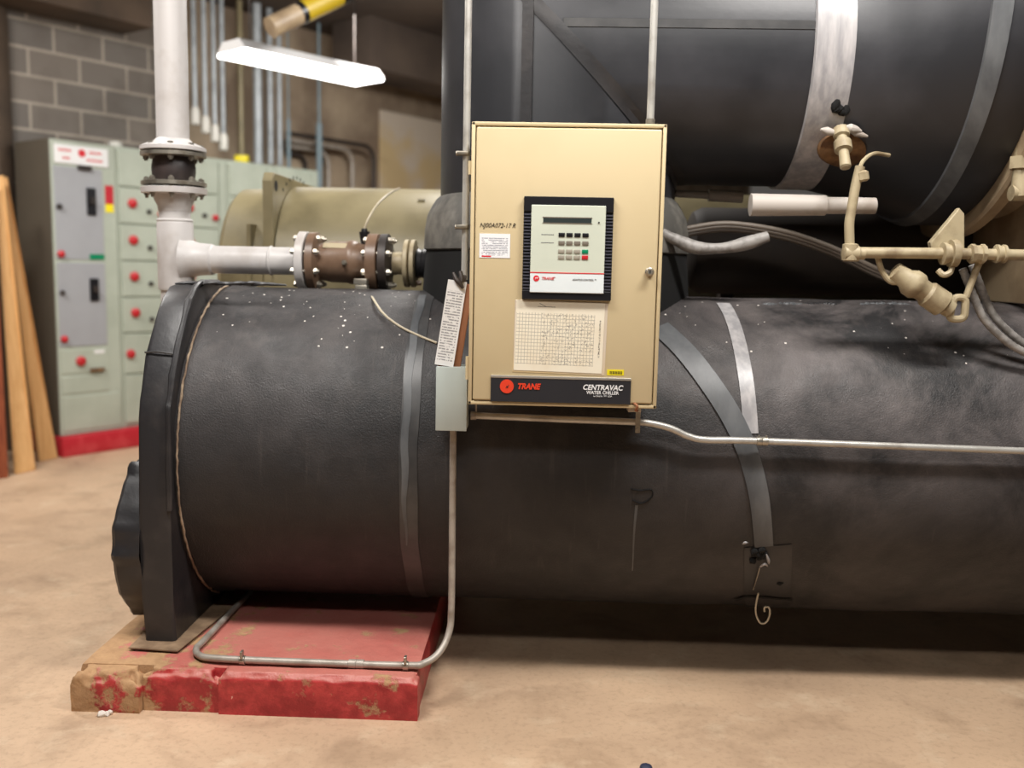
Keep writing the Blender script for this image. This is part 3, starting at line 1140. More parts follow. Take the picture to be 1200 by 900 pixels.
# flow switch sensors
ss = thing('pipe_sensor', 'small black sensor with pale lead on top of the brown valve', 'sensor', (fx(427), PYD, zb + .075))
bm = BM()
add_cyl(bm, (fx(428), PYD, zb + .074), (fx(427), PYD, zb + .125), .018, .022, seg=16)
add_cyl(bm, (fx(427), PYD, zb + .125), (fx(427), PYD, zb + .138), .014, .012, seg=12)
part('sensor_head', bm, M_BLACK, ss)
bm = BM()
pl = [at(427, 269, PYD), at(432, 256, PYD), at(442, 240, PYD + .05), at(452, 230, PYD + .15), at(461, 224, PYD + .35), at(468, 221, PYD + .6)]
add_tube(bm, smooth_pts(pl), .0048, 8)
part('lead', bm, M_WIRE, ss)
sb = thing('sensor_clamp', 'steel clamp block with pale lead hanging under the brown valve', 'sensor', (fx(424), PYD - .1, zb - .13))
bm = BM()
c = at(424, 333, 3.74)
add_box(bm, c + V((-.030, -.018, -.002)), c + V((.022, .03, .022)), .003)
add_box(bm, c + V((-.024, -.02, -.024)), c + V((.024, .03, -.003)), .003)
add_cyl(bm, c + V((-.02, -.01, -.026)), c + V((.03, -.01, -.028)), .012, seg=12)
part('clamp', bm, M_STEEL, sb)
bm = BM()
pl = [at(433, 342, 3.72)] + [hit(x, y) + V((0, -.006, .004)) for x, y in ((438, 352), (450, 369), (468, 383), (490, 394), (512, 403))]
add_tube(bm, smooth_pts(pl), .0042, 8)
part('lead', bm, M_WIRE, sb)

# =================================================================== CONTROL CABINET
YF = 2.90
pt = lambda px, py: at(px, py, YF)


def fitz(px, py):
    q = pt(px, py)
    return q.x, q.z


x0, x1, z0, z1 = -.2285, .3595, 1.026, 1.8895
cc = thing('control_cabinet', 'beige chiller control cabinet with keypad door in front of the duct', 'cabinet', ((x0 + x1) / 2, 3.0, z0))
bm = BM()
add_box(bm, (x0, YF + .022, z0), (x1, 3.085, z1), .004)
part('cabinet_body', bm, M_BEIGE, cc)
bm = BM()
add_box(bm, (x0 + .02, 3.085, z0 + .12), (x0 + .05, 3.33, z0 + .16), .002)
add_box(bm, (x1 - .06, 3.085, z0 + .12), (x1 - .03, 3.33, z0 + .16), .002)
add_box(bm, (x0 + .02, 3.085, z1 - .2), (x0 + .05, 3.4, z1 - .16), .002)
add_box(bm, (x1 - .06, 3.085, z1 - .2), (x1 - .03, 3.4, z1 - .16), .002)
part('mounting_bracket', bm, M_BEIGE, cc)
bm = BM()   # rolled flange lip around the opening
add_box(bm, (x0, YF + .003, z1 - .012), (x1, YF + .0225, z1), .003)
add_box(bm, (x0, YF + .003, z0), (x1, YF + .0225, z0 + .012), .003)
add_box(bm, (x0, YF + .003, z0), (x0 + .012, YF + .0225, z1), .003)
add_box(bm, (x1 - .012, YF + .003, z0), (x1, YF + .0225, z1), .003)
part('frame_lip', bm, M_BEIGE, cc)
bm = BM()
add_box(bm, (x0 + .015, YF, z0 + .015), (x1 - .015, YF + .021, z1 - .016), .005, seg=3)
door = part('door', bm, M_BEIGE, cc)


def face_box(name, px0, py0, px1, py1, d0, d1, mat, parent, bev=.001, label=None):
    """raised plate on the door, drawn from its corners; d0 back, d1 front offsets"""
    a, b = pt(px0, py0), pt(px1, py1)
    bm = BM()
    add_box(bm, (min(a.x, b.x), YF - d1, min(a.z, b.z)), (max(a.x, b.x), YF - d0, max(a.z, b.z)), bev, seg=1)
    return part(name, bm, mat, parent, label=label)


# keypad bezel
kx0, kx1 = pt(613, 290).x, pt(717.5, 290).x
kz1, kz0 = pt(665, 231).z, pt(665, 351.5).z
bm = BM()
for lo, hi in (((kx0, kz1 - .045), (kx1, kz1)), ((kx0, kz0), (kx1, kz0 + .028))):
    add_box(bm, (lo[0], YF - .014, lo[1]), (hi[0], YF, hi[1]), .002, seg=1)
for xa0, xa1 in ((kx0, kx0 + .024), (kx1 - .024, kx1)):
    add_box(bm, (xa0, YF - .007, kz0 + .02), (xa1, YF, kz1 - .04))
bez = part('keypad_bezel', bm, M_BLACK, door, label='black ribbed bezel')
for xa0, xa1 in ((kx0, kx0 + .024), (kx1 - .024, kx1)):
    bm = BM()
    nr = 24
    for k in range(nr):
        z = kz0 + .034 + (kz1 - kz0 - .088) * k / (nr - 1)
        add_box(bm, (xa0 + .001, YF - .0125, z - .0022), (xa1 - .001, YF - .006, z + .0022))
    part('cooling_ribs', bm, M_RIB, door)
fx0, fx1 = kx0 + .0235, kx1 - .0235
fz1, fz0 = kz1 - .0255, kz0 + .0215
zs = fz0 + (fz1 - fz0) * .228
bm = BM()
add_box(bm, (fx0, YF - .0175, zs), (fx1, YF - .002, fz1), .0015, seg=1)
kp = part('keypad_face', bm, M_FACE, door, label='pale green-grey keypad face')
bm = BM()
add_box(bm, (fx0, YF - .0178, fz0), (fx1, YF - .002, zs), .0015, seg=1)
kw = part('keypad_footer', bm, M_FACEWHITE, door, label='white strip below the red line')
bm = BM()
add_box(bm, (fx0, YF - .0184, zs - .0012), (fx1, YF - .0165, zs + .0018))
part('red_line', bm, M_REDINK, kp)
fw, fh = fx1 - fx0, fz1 - fz0


def kpos(u, v):                        # fractions across / down the keypad face
    return fx0 + fw * u, fz1 - fh * v


ax, az = kpos(.16, .145)
bx, bz = kpos(.81, .20)
bm = BM()
add_box(bm, (ax, YF - .0182, bz), (bx, YF - .016, az), .0005, seg=1)
dsp = part('display', bm, M_DISPLAY, kp, label='dark display window')
bm = BM()
add_box(bm, (ax - .002, YF - .0186, az), (bx + .002, YF - .016, az + .003))
add_box(bm, (ax - .002, YF - .0186, bz - .002), (bx + .002, YF - .016, bz))
part('display_rim', bm, M_KEYGREY, kp)
ax, az = kpos(.91, .19)
bm = BM()
add_cyl(bm, (ax, YF - .0172, az), (ax, YF - .0195, az), .0026, seg=14)
part('indicator', bm, M_BLACK, kp)
for r, vv in enumerate((.336, .428, .523, .590)):
    for c_, uu in enumerate((.415, .520, .627, .735)):
        mat = (M_BLACK, M_KEYGREY, M_KEYPALE, M_KEYPALE)[r]
        lab = None
        if c_ == 3 and r == 2:
            mat, lab = M_GREEN, 'green key'
        if c_ == 3 and r == 3:
            mat, lab = M_RED, 'red key'
        ax, az = kpos(uu, vv)
        bm = BM()
        add_box(bm, (ax - .0095, YF - .0196, az - .0062), (ax + .0095, YF - .0165, az + .0062), .0012, seg=2)
        k_ = part('key', bm, mat, kp, label=lab)
    ax, az = kpos(.23, vv)
    if r < 2:
        bm = BM()
        for i in range(7):
            add_box(bm, (ax - .02 + i * .0056, YF - .0179, az - .0012), (ax - .02 + i * .0056 + .0042, YF - .0172, az + .0012))
        part('key_caption', bm, M_GREYINK, kp)
ax, az = kpos(.085, .838)
bm = BM()
add_cyl(bm, (ax, YF - .0174, az), (ax, YF - .0186, az), .0092, seg=32)
bd = part('badge', bm, M_REDINK, kw, label='round red maker badge')
bm = BM()
add_tube(bm, smooth_pts([V((ax - .004, YF - .019, az - .003)), V((ax - .001, YF - .019, az + .003)), V((ax + .002, YF - .019, az - .001)), V((ax + .005, YF - .019, az + .003))], 4), .0006, 5)
part('badge_mark', bm, M_FACEWHITE, bd)
ax, az = kpos(.155, .838)
text_at('TRANE', (ax, YF - .0182, az), .0118, M_REDINK, kw, shear=.25, bold=.0002, align='LEFT')
text_at('\u2122', (ax + .038, YF - .0182, az + .003), .005, M_REDINK, kw, align='LEFT')
ax, az = kpos(.575, .845)
text_at('ADAPTIVE CONTROL \u2122', (ax, YF - .0182, az), .0072, M_GREYINK, kw, shear=.25, align='LEFT', xs=.92)

# nameplate strip
nx0, nx1 = pt(575, 455).x, pt(739, 460).x
nz1, nz0 = pt(657, 444).z, pt(657, 472).z
bm = BM()
add_box(bm, (nx0, YF - .005, nz0), (nx1, YF, nz1), .001, seg=1)
npl = part('nameplate', bm, M_PLATE, door, label='black nameplate strip')
bm = BM()
add_box(bm, (nx0, YF - .0062, nz1 - .0005), (nx1, YF, nz1 + .0075), .001, seg=1)
part('nameplate_edge', bm, M_ALU, door)
q = pt(594, 452.5)
bm = BM()
add_cyl(bm, (q.x, YF - .0045, q.z), (q.x, YF - .0068, q.z), .0215, seg=40)
bd = part('badge', bm, M_ORANGE, npl, label='round orange-red maker badge')
bm = BM()
add_tube(bm, smooth_pts([V((q.x - .003, YF - .007, q.z - .006)), V((q.x + .001, YF - .007, q.z + .002)), V((q.x + .002, YF - .007, q.z - .005)), V((q.x + .006, YF - .007, q.z + .005))], 4), .0009, 5)
part('badge_mark', bm, M_DARKIRON, bd)
q = pt(606, 452.6)
text_at('TRANE', (q.x, YF - .0058, q.z), .0245, M_ORANGE, npl, shear=.25, bold=.0011, align='LEFT', xs=.9)
q = pt(706, 454.3)
text_at('CENTRAVAC', (q.x, YF - .0058, q.z), .0225, M_WHITE, npl, shear=.2, bold=.0006, xs=.94)
q = pt(706, 460.2)
text_at('WATER CHILLER', (q.x, YF - .0058, q.z), .0142, M_WHITE, npl, bold=.0003, xs=.94)
q = pt(706, 464.0)
text_at('La Crosse, WI  USA', (q.x, YF - .0058, q.z), .0078, M_WHITE, npl, xs=.9)

# stickers
def sticker(name, px0, py0, px1, py1, mat, parent, label):
    a, b = pt(px0, py0), pt(px1, py1)
    c = (a + b) / 2
    bm = BM()
    add_box(bm, (a.x - c.x, -.0008, b.z - c.z), (b.x - c.x, 0, a.z - c.z))
    o = link(name, mesh(bm, name, mat), parent)
    o.matrix_parent_inverse = Matrix.Identity(4)
    o.location = (c.x, YF - .0002, c.z)
    o['label'] = label
    return o


sticker('sticker', 562, 273.5, 597.5, 302.5, M_STICKER, door, 'white service sticker')
q = pt(571, 300.3)
bm = BM()
add_box(bm, (q.x - .017, YF - .0013, q.z - .002), (q.x + .012, YF - .0009, q.z + .002))
part('sticker_print', bm, M_REDINK, door)
ys = face_box('sticker', 711.5, 433, 731, 440, 0, .001, M_YELLOW, door, 0, 'small yellow barcode label')
bm = BM()
a = pt(714, 436.6)
for i in range(15):
    add_box(bm, (a.x + i * .0027, YF - .0014, a.z - .0045), (a.x + i * .0027 + (.0017 if i % 3 else .0009), YF - .001, a.z + .0045))
part('barcode', bm, M_INK, ys)
q = pt(583, 264.3)
text_at('NJ00A072-17 R', (q.x, YF - .0008, q.z),   .0195, M_INK, door, shear=.3, depth=.0003, xs=.88, bold=-.0001)
# lock
q = pt(761, 318.5)
bm = BM()
add_lathe(bm, (q.x, YF, q.z), (0, -1, 0), [(0, .0135), (.005, .0135), (.007, .010), (.018, .0095), (.021, .008)], 24)
lk = part('latch', bm, M_STEEL, door, label='chrome turn latch')
bm = BM()
add_box(bm, (q.x - .0015, YF - .0215, q.z - .005), (q.x + .0015, YF - .0205, q.z + .005))
part('key_slot', bm, M_HOLE, lk)
for py0, py1 in ((188, 204), (418, 445)):
    a, b = pt(548, py0), pt(548, py1)
    bm = BM()
    add_cyl(bm, (x0 - .004, YF + .012, b.z), (x0 - .004, YF + .012, a.z), .0055, seg=12)
    add_box(bm, (x0 - .003, YF + .008, b.z), (x0 + .012, YF + .011, a.z))
    part('hinge', bm, M_BEIGE, cc)
bm = BM()
a = pt(743, 478)
add_box(bm, (a.x - .012, YF + .07, z0 - .022), (a.x + .03, YF + .12, z0 - .001), .002)
part('bottom_clip', bm, M_GALVDIRTY, cc)
bm = BM()
add_tube(bm, smooth_pts([V((a.x - .002, YF + .006, z0 + .018)), V((a.x + .01, YF - .006, z0 + .008)), V((a.x + .006, YF + .01, z0 - .006)), V((a.x + .016, YF + .05, z0 - .014))], 5), .004, 7)
part('loose_tie', bm, M_CARDBOARD, cc)

# log sheet in its holder
a, b = pt(601, 352), pt(709, 438)
c = (a + b) / 2
ls = thing('log_sheet', 'paper reading log with hand-filled grid stuck on the cabinet door', 'paper', (c.x, YF - .003, c.z - .115), local=True)
c = c - ls.location
Rm = Matrix.Rotation(radians(1.2), 4, 'Y')
bm = BM()
add_box(bm, (-.1365, -.0022, -.1085), (.1365, -.0012, .1085))
o = part('sheet', bm, LOG, ls)
o.location = c + V((0, 0, .001))
o.rotation_euler = (0, radians(1.1), 0)
bm = BM()
add_box(bm, (-.140, -.0012, -.114), (.146, .0026, .1105), .001, seg=1)
o2 = part('backing', bm, M_BOARD, ls)
o2.location = c
o2.rotation_euler = (0, radians(1.0), 0)
bm = BM()
add_box(bm, (-.07, -.0026, .0905), (-.015, -.0021, .0915))
add_tube(bm, [V((-.065, -.0024, .101)), V((-.045, -.0024, .092))], .0006, 5)
pm = part('pen_mark', bm, M_INK, o)

# =================================================================== JUNCTION BOX AND CHECKLIST
a, b = at(511.5, 430, 2.98), at(547, 505, 2.98)
jb = thing('junction_box', 'pale grey-green metal junction box beside the cabinet', 'electrical box', ((a.x + b.x) / 2, 3.03, b.z))
bm = BM()
add_box(bm, (a.x, 2.984, b.z), (b.x - .002, 3.08, a.z), .003)
part('box_body', bm, M_PALEBOX, jb)
bm = BM()
add_box(bm, (a.x - .001, 2.978, b.z - .001), (b.x - .001, 2.984, a.z + .001), .0015)
part('cover', bm, M_PALEBOX, jb)
JB = (a, b)
ca, cb_, cc_, cd_ = at(525, 327, 3.03), at(547.5, 331, 3.03), at(530.5, 432, 2.997), at(510, 425, 2.997)
mid = (ca + cb_ + cc_ + cd_) / 4
clp = thing('hanging_checklist', 'printed white checklist on brown clipboard hanging slanted by the cabinet hinge side', 'clipboard', (mid.x, mid.y, mid.z - .15), local=True)
ux = (cb_ - ca).normalized()
uz = (ca + cb_ - cc_ - cd_).normalized()
uy = uz.cross(ux).normalized()
ux = uy.cross(uz).normalized()
rot = Matrix((ux, uy, uz)).transposed()
hw, hh = ((cb_ - ca).length + (cc_ - cd_).length) / 4, ((ca - cd_).length + (cb_ - cc_).length) / 4
bm = BM()
quad_sheet(bm, (-hw, 0, hh), (hw, 0, hh), (hw, 0, -hh), (-hw, 0, -hh), .0008, 10, .004)
o = part('sheet', bm, M_PAPER, clp)
bm = BM()
add_box(bm, (-hw + .01, .006, -hh - .004), (hw + .022, .018, hh - .004), .002)
o3 = part('board', bm, M_CARDBOARD, clp)
bm = BM()
add_tube(bm, smooth_pts([V((-.018, -.004, hh + .024)), V((-.005, -.008, hh + .004)), V((.008, -.008, hh - .006)), V((.022, -.006, hh - .022))], 5), [.004 + .005 * sin(pi * i / 15) for i in range(16)], 8)
add_tube(bm, smooth_pts([V((.004, .002, hh + .03)), V((.012, -.004, hh + .012)), V((.014, -.006, hh - .002))], 5), .007, 8)
add_box(bm, (.002, .0, hh - .004), (.026, .014, hh + .022), .003)
o4 = part('hanging_strap', bm, M_DARKIRON, clp)
for o_ in (o, o3, o4):
    o_.matrix_local = Matrix.Translation(mid - clp.location) @ rot.to_4x4()

# =================================================================== CONDUITS ON THE CHILLER
xl = at(531, 510, 3.045).x
cl = thing('floor_conduit', 'dirty thin conduit dropping from junction box and bending along the red pad', 'conduit', (xl, 3.045, .14))
pz = .156
pts = [V((xl, 3.045, JB[1].z + .001)), V((xl + .003, 3.045, .145)), V((-.36, 2.925, pz)), V((-.43, 2.918, pz))]
pts = [V((xl, 3.045, JB[1].z + .001)), V((xl + .002, 3.045, .33)), V((xl - .002, 3.03, .24)), V((xl - .028, 2.985, .182)), V((xl - .075, 2.94, .158)), V((-.43, 2.921, pz)), V((-.8, 2.921, pz)), V((-1.055, 2.928, pz)),
       V((-1.115, 2.95, pz)), V((-1.142, 3.0, pz)), V((-1.142, 3.07, pz)), V((-1.137, 3.45, pz)), V((-1.135, 3.75, pz))]
path = [pts[0], pts[0].lerp(pts[1], .5)] + smooth_pts(pts[1:], 8)
bm = BM()
add_tube(bm, path, .0115, 14)
part('tube', bm, M_GALVDIRTY, cl)
for px in (283, 477):
    x = atz(px, 775, pz).x
    bm = BM()
    add_lathe(bm, (x - .009, 2.921, pz), (1, 0, 0), [(0, .0135), (.001, .0145), (.017, .0145), (.018, .0135)], 18)
    add_box(bm, (x - .009, 2.915, .1415), (x + .009, 2.955, .1445))
    add_box(bm, (x - .004, 2.905, pz + .008), (x + .004, 2.925, pz + .034), .001, seg=1)
    cp = part('pipe_clip', bm, M_STEEL, cl)
x = atz(419, 775, pz).x
bm = BM()
add_lathe(bm, (x - .026, 2.921, pz), (1, 0, 0), [(0, .0125), (.001, .0145), (.025, .0148), (.026, .0138), (.027, .0148), (.051, .0145), (.052, .0125)], 18)
part('coupling', bm, M_GALVDIRTY, cl)

ch = thing('control_conduit', 'thin galvanised conduit running below the cabinet and along the black vessel', 'conduit', (.7, 3.06, .88))
g = lambda x, y: at(x, y, 3.06)
pts = [g(556, 487), g(650, 491), g(742, 494.5), g(764, 496.5), g(786, 502), g(806, 511), g(828, 515.5), g(893, 517), g(1200, 528.5)]
pts.append(pts[-1] + (pts[-1] - pts[-2]) * 2.2)
bm = BM()
add_tube(bm, smooth_pts(pts, 8), .0112, 14)
part('tube', bm, M_GALV, ch)
q = g(893, 517)
bm = BM()
add_lathe(bm, q + V((-.019, 0, 0)), (1, 0, 0), [(0, .0125), (.001, .0145), (.017, .015), (.019, .0138), (.021, .015), (.037, .0145), (.038, .0125)], 18)
for s in (-.012, .012):
    add_cyl(bm, q + V((s, -.004, .012)), q + V((s, -.004, .02)), .003, seg=8)
part('coupling', bm, M_STEEL, ch)
q = g(747, 494.5)
bm = BM()
add_box(bm, q + V((-.008, -.016, -.034)), q + V((.008, -.012, .040)), .001, seg=1)
add_box(bm, q + V((-.008, -.014, .034)), q + V((.008, .02, .040)), .001, seg=1)
add_cyl(bm, q + V((0, -.016, -.022)), q + V((0, -.020, -.022)), .0055, seg=6)
add_cyl(bm, q + V((0, -.016, .016)), q + V((0, -.019, .016)), .004, seg=8)
part('pipe_clip', bm, M_STEEL, ch)
q = g(556, 487)
bm = BM()
add_cyl(bm, q + V((-.012, 0, 0)), q + V((.006, 0, 0)), .014, seg=14)
add_box(bm, q + V((.002, -.003, .008)), q + V((.008, .003, z0 - q.z - .001)), .001, seg=1)
part('hanger', bm, M_GALVDIRTY, ch)

q = at(549, 10, 3.12)
v1 = thing('cabinet_conduit', 'thin galvanised vertical conduit clipped along the hinge side of the cabinet', 'conduit', (q.x, 3.12, 1.42))
bm = BM()
add_cyl(bm, (q.x, 3.12, at(546, 328, 3.12).z), (q.x, 3.12, 3.748), .0118, seg=16)
part('tube', bm, M_GALV, v1)
for py in (180, 266):
    z = at(547, py, 3.12).z
    bm = BM()
    add_box(bm, (q.x - .03, 3.10, z - .006), (q.x + .008, 3.137, z + .006), .002)
    add_cyl(bm, (q.x - .034, 3.118, z), (q.x - .012, 3.118, z), .0085, seg=8)
    add_lathe(bm, (q.x, 3.12, z - .008), (0, 0, 1), [(0, .0125), (.001, .0142), (.015, .0142), (.016, .0125)], 16)
    part('pipe_clip', bm, M_STEEL, v1)
q = at(766, 5, 3.0)
v2 = thing('cabinet_conduit', 'thin galvanised vertical conduit entering the top of the cabinet', 'conduit', (q.x, 3.0, z1))
bm = BM()
add_cyl(bm, (q.x + .003, 3.0, z1 + .001), (q.x, 3.0, 3.748), .0118, seg=16)
part('tube', bm, M_GALV, v2)
bm = BM()
add_lathe(bm, (q.x + .003, 3.0, z1), (0, 0, 1), [(0, .018), (.006, .018), (.008, .0145), (.028, .0145), (.03, .0125)], 18)
part('connector', bm, M_STEEL, v2)

ot = thing('dark_filler', 'added dark brown tank in the shadow between duct and vessel', 'filler', (1.6, 4.165, 1.36))  # added body that makes the gap under the duct dark
bm = BM()
add_lathe(bm, (.62, 4.165, 1.545), (1, 0, 0), [(0, .12), (.02, .165), (.06, .186), (2.1, .186), (2.14, .165), (2.16, .1)], 48)
part('filler_shell', bm, M_FILLER, ot)
for x in (.8, 2.4):
    bm = BM()
    add_box(bm, (x, 4.30, 1.2), (x + .06, 4.40, 1.46), .003)
    part('bracket', bm, M_FILLER, ot)

# =================================================================== CREAM PIPEWORK UNDER THE BELL
YO = 3.14
w_ = lambda x, y: at(x, y, YO)
ol = thing('oil_line', 'cream painted oil pipe rising, then elbowing and running level under the bell', 'pipe', (w_(995, 300).x, YO, w_(995, 300).z))
e = w_(996, 297)
bm = BM()
add_tube(bm, fillet([w_(1008, 195), w_(1003, 215), w_(997, 250), w_(995, 262), e + V((0, 0, .0))], .03), .0155, 14)
part('riser', bm, M_BEIGEPIPE, ol)
bm = BM()
add_lathe(bm, e + V((-.024, 0, 0)), (1, 0, 0), [(0, .018), (.004, .026), (.05, .026), (.054, .02), (.07, .02)], 20)
add_lathe(bm, e + V((0, 0, -.026)), (0, 0, 1), [(0, .016), (.004, .026), (.055, .025), (.058, .019)], 20)
part('elbow', bm, M_BEIGEPIPE, ol)
bm = BM()
hx = [w_(1000, 296), w_(1110, 297), w_(1200, 299)]
add_tube(bm, [hx[0], hx[1], hx[2], hx[2] + (hx[2] - hx[1]) * 3], .0185, 14)
part('level_pipe', bm, M_BEIGEPIPE, ol)
for px, wd, r in ((1112, .05, .036), (1145, .05, .032), (1172, .035, .030)):
    q = w_(px, 297.5)
    bm = BM()
    add_lathe(bm, q + V((-wd / 2, 0, 0)), (1, 0, 0), [(0, .019), (.003, r), (wd * .3, r), (wd * .35, r * .85), (wd * .65, r * .85), (wd * .7, r), (wd - .003, r), (wd, .019)], 8 if px == 1145 else 20)
    part('union', bm, M_BEIGEPIPE, ol)
gb = thing('pipe_gusset', 'cream triangular gusset plate holding the oil pipe below the flange', 'bracket', (w_(1120, 280).x, YO, w_(1120, 290).z))
bm = BM()
tri = [w_(1128, 243), w_(1134, 250), w_(1134, 296), w_(1096, 296), w_(1094, 284)]
add_prism(bm, [p + V((0, .022, 0)) for p in tri], (0, 0, 0), (0, .03, 0), .003, 1)
part('plate', bm, M_BEIGEPIPE, gb)
bm = BM()
c = w_(1117, 297)
add_lathe(bm, c + V((-.012, 0, 0)), (1, 0, 0), [(0, .02), (.001, .044), (.023, .044), (.024, .02)], 20)
add_tube(bm, smooth_pts([c + V((0, 0, -.04)), c + V((-.01, -.01, -.062)), c + V((-.03, -.01, -.07)), c + V((-.045, 0, -.055))], 5), .010, 8)
part('pipe_hook', bm, M_BEIGEPIPE, gb)

va = thing('drain_valve', 'cream angle valve with looped handle hanging under the oil pipe', 'valve', (w_(1110, 375).x, YO, w_(1110, 378).z))
yv = YO + .02
k = lambda x, y: at(x, y, yv)
bm = BM()
add_tube(bm, smooth_pts([k(1028, 300), k(1034, 318), k(1044, 330), k(1056, 330)], 6), .0095, 10)
part('inlet_tube', bm, M_BEIGEPIPE, va)
bm = BM()
d = (k(1112, 365) - k(1044, 318))
o0 = k(1046, 316)
Ln = d.length
add_lathe(bm, o0, d, [(0, .012), (.006, .030), (Ln * .22, .034), (Ln * .30, .046), (Ln * .42, .046), (Ln * .48, .036), (Ln * .56, .036), (Ln * .6, .044), (Ln * .86, .044), (Ln * .9, .03), (Ln, .028)], 18)
part('valve_body', bm, M_BEIGEPIPE, va)
bm = BM()
add_tube(bm, fillet([k(1150, 300), k(1142, 322), k(1132, 348)], .02), .011, 10)
part('hanger_rod', bm, M_BEIGEPIPE, va)
bm = BM()
lp = [k(1118, 348), k(1132, 349), k(1130, 374), k(1112, 374)]
lp = fillet([(lp[3] + lp[0]) / 2] + lp + [(lp[3] + lp[0]) / 2], .02)
add_tube(bm, lp, .0125, 10)
part('handle_loop', bm, M_BEIGEPIPE, va)

YD = 3.36
ft = thing('relief_fitting', 'cream brass fitting on a rusty cut-out in the duct wrap', 'fitting', at(985, 175, YD))
k2 = lambda x, y: at(x, y, YD - .06)


def dhit(px, py, r=RR + .02):
    d = ray(px, py)
    oy, oz = CAM.y - CY, CAM.z - CZ
    a = d.y ** 2 + d.z ** 2
    b = 2 * (oy * d.y + oz * d.z)
    c = oy ** 2 + oz ** 2 - r * r
    return CAM + d * ((-b - sqrt(max(0, b * b - 4 * a * c))) / (2 * a))


bm = BM()
P = [dhit(988 + 27 * cos(2 * pi * i / 26) * (1 + .25 * noise.noise(V((i, 0, 0)))), 176 + 20 * sin(2 * pi * i / 26) * (1 + .25 * noise.noise(V((i, 4, 0)))), RR + .045) for i in range(26)]
cen = dhit(988, 176, RR + .052)
vs = [bm.verts.new(p) for p in P]
cvx = bm.verts.new(cen)
vb = [bm.verts.new(p + V((0, .05, .01))) for p in P]
for i in range(26):
    bm.faces.new((vs[i], vs[(i + 1) % 26], cvx))
    bm.faces.new((vs[i], vs[(i + 1) % 26], vb[(i + 1) % 26], vb[i]))
part('cut_out', bm, M_RUST, ft, 80)
bm = BM()
for (px, py, s) in ((971, 154, .014), (999, 151, .016), (1006, 157, .011)):
    add_lathe(bm, dhit(px, py, RR + .05), (1, .2, -.2), [(-.03, .004), (-.01, s), (.015, s * .8), (.035, .004)], 10)
part('pale_foam', bm, M_WHITEPIPE, ft)
bm = BM()
for k_ in range(5):
    add_lathe(bm, dhit(984 + random.uniform(-7, 7), 128 + random.uniform(-8, 8), RR + .004), (random.uniform(-1, 1), -.2, random.uniform(-1, 1)), [(-.025, .004), (-.01, .018), (.01, .016), (.025, .003)], 9)
part('black_cap', bm, M_HOLE, ft)
bm = BM()
b0 = dhit(984, 166, RR + .06)
add_lathe(bm, b0 + V((0, 0, .05)), k2(992, 205) - b0 - V((0, 0, .05)), [(0, .015), (.01, .028), (.04, .028), (.045, .018), (.06, .018), (.065, .03), (.10, .03), (.105, .017), (.17, .019), (.175, .012)], 14)
part('valve_stem', bm, M_BEIGEPIPE, ft)
bm = BM()
add_tube(bm, smooth_pts([w_(1007, 198), at(1012, 188, 3.2), at(1024, 180, 3.26), at(1042, 182, 3.3)], 6), .007, 8)
add_lathe(bm, w_(1009, 200), (.2, 0, -1), [(0, .013), (.006, .022), (.03, .022), (.036, .015)], 10)
part('tube_end', bm, M_BEIGEPIPE, ft)

bm = BM()
a, b = at(878, 240, 3.44), at(992, 241, 3.44)
add_lathe(bm, a, b - a, [(0, .02), (.004, .040), ((b - a).length * .6, .037), ((b - a).length * .78, .036), ((b - a).length * .79, .03), ((b - a).length + .1, .029)], 22)
solo('drain_pipe', bm, M_WHITEPIPE, 'short white covered pipe lying under the black duct', 'pipe')
bm = BM()
a, b = at(775, 226, 3.9), at(870, 231, 3.9)
add_tube(bm, [a, a.lerp(b, .6)], .015, 12)
add_tube(bm, [a.lerp(b, .58), b], .024, 12)
solo('drain_pipe', bm, M_WHITEPIPE, 'thin pale pipe stub beside the cabinet under the duct', 'pipe')
bm = BM()
add_tube(bm, smooth_pts([at(x, y, 3.46) for x, y in ((740, 268), (770, 272), (790, 280), (815, 290), (845, 291), (875, 285), (900, 277))], 7), [.022 + .003 * sin(i * .4) for i in range(43)], 12)
solo('flexible_hose', bm, M_HOSE, 'grey flexible hose sagging above the vessel beside the cabinet', 'hose')
for j, (dy, dz, lab) in enumerate(((0, 0, 'uppermost brown cable drooping from the cabinet to the oil pipe'), (.05, 4, 'middle brown cable drooping from the cabinet to the oil pipe'), (.1, 8, 'lowest brown cable drooping from the cabinet to the oil pipe'))):
    bm = BM()
    add_tube(bm, smooth_pts([at(x, y + dz, 3.68 + dy) for x, y in ((740, 276), (790, 270), (840, 262), (880, 264), (930, 274), (980, 292), (1030, 316), (1075, 330))], 7), .0095, 10)
    solo('control_cable', bm, M_CABLE, lab, 'cable', 'cables under the duct')
for j, (dx, lab) in enumerate(((0, 'inner grey flexible conduit looping down under the oil pipe'), (11, 'outer grey flexible conduit looping down under the oil pipe'))):
    bm = BM()
    base = smooth_pts([at(x + dx, y - dx * .4, YO + .05 + j * .03) for x, y in ((1128, 315), (1140, 345), (1152, 372), (1170, 392), (1195, 410), (1235, 425))], 10)
    rr_ = [.0125 + (.0012 if i % 2 else 0) for i in range(len(base))]
    add_tube(bm, base, rr_, 12)
    solo('flexible_conduit', bm, M_HOSE, lab, 'conduit', 'flexible conduits under the oil pipe')

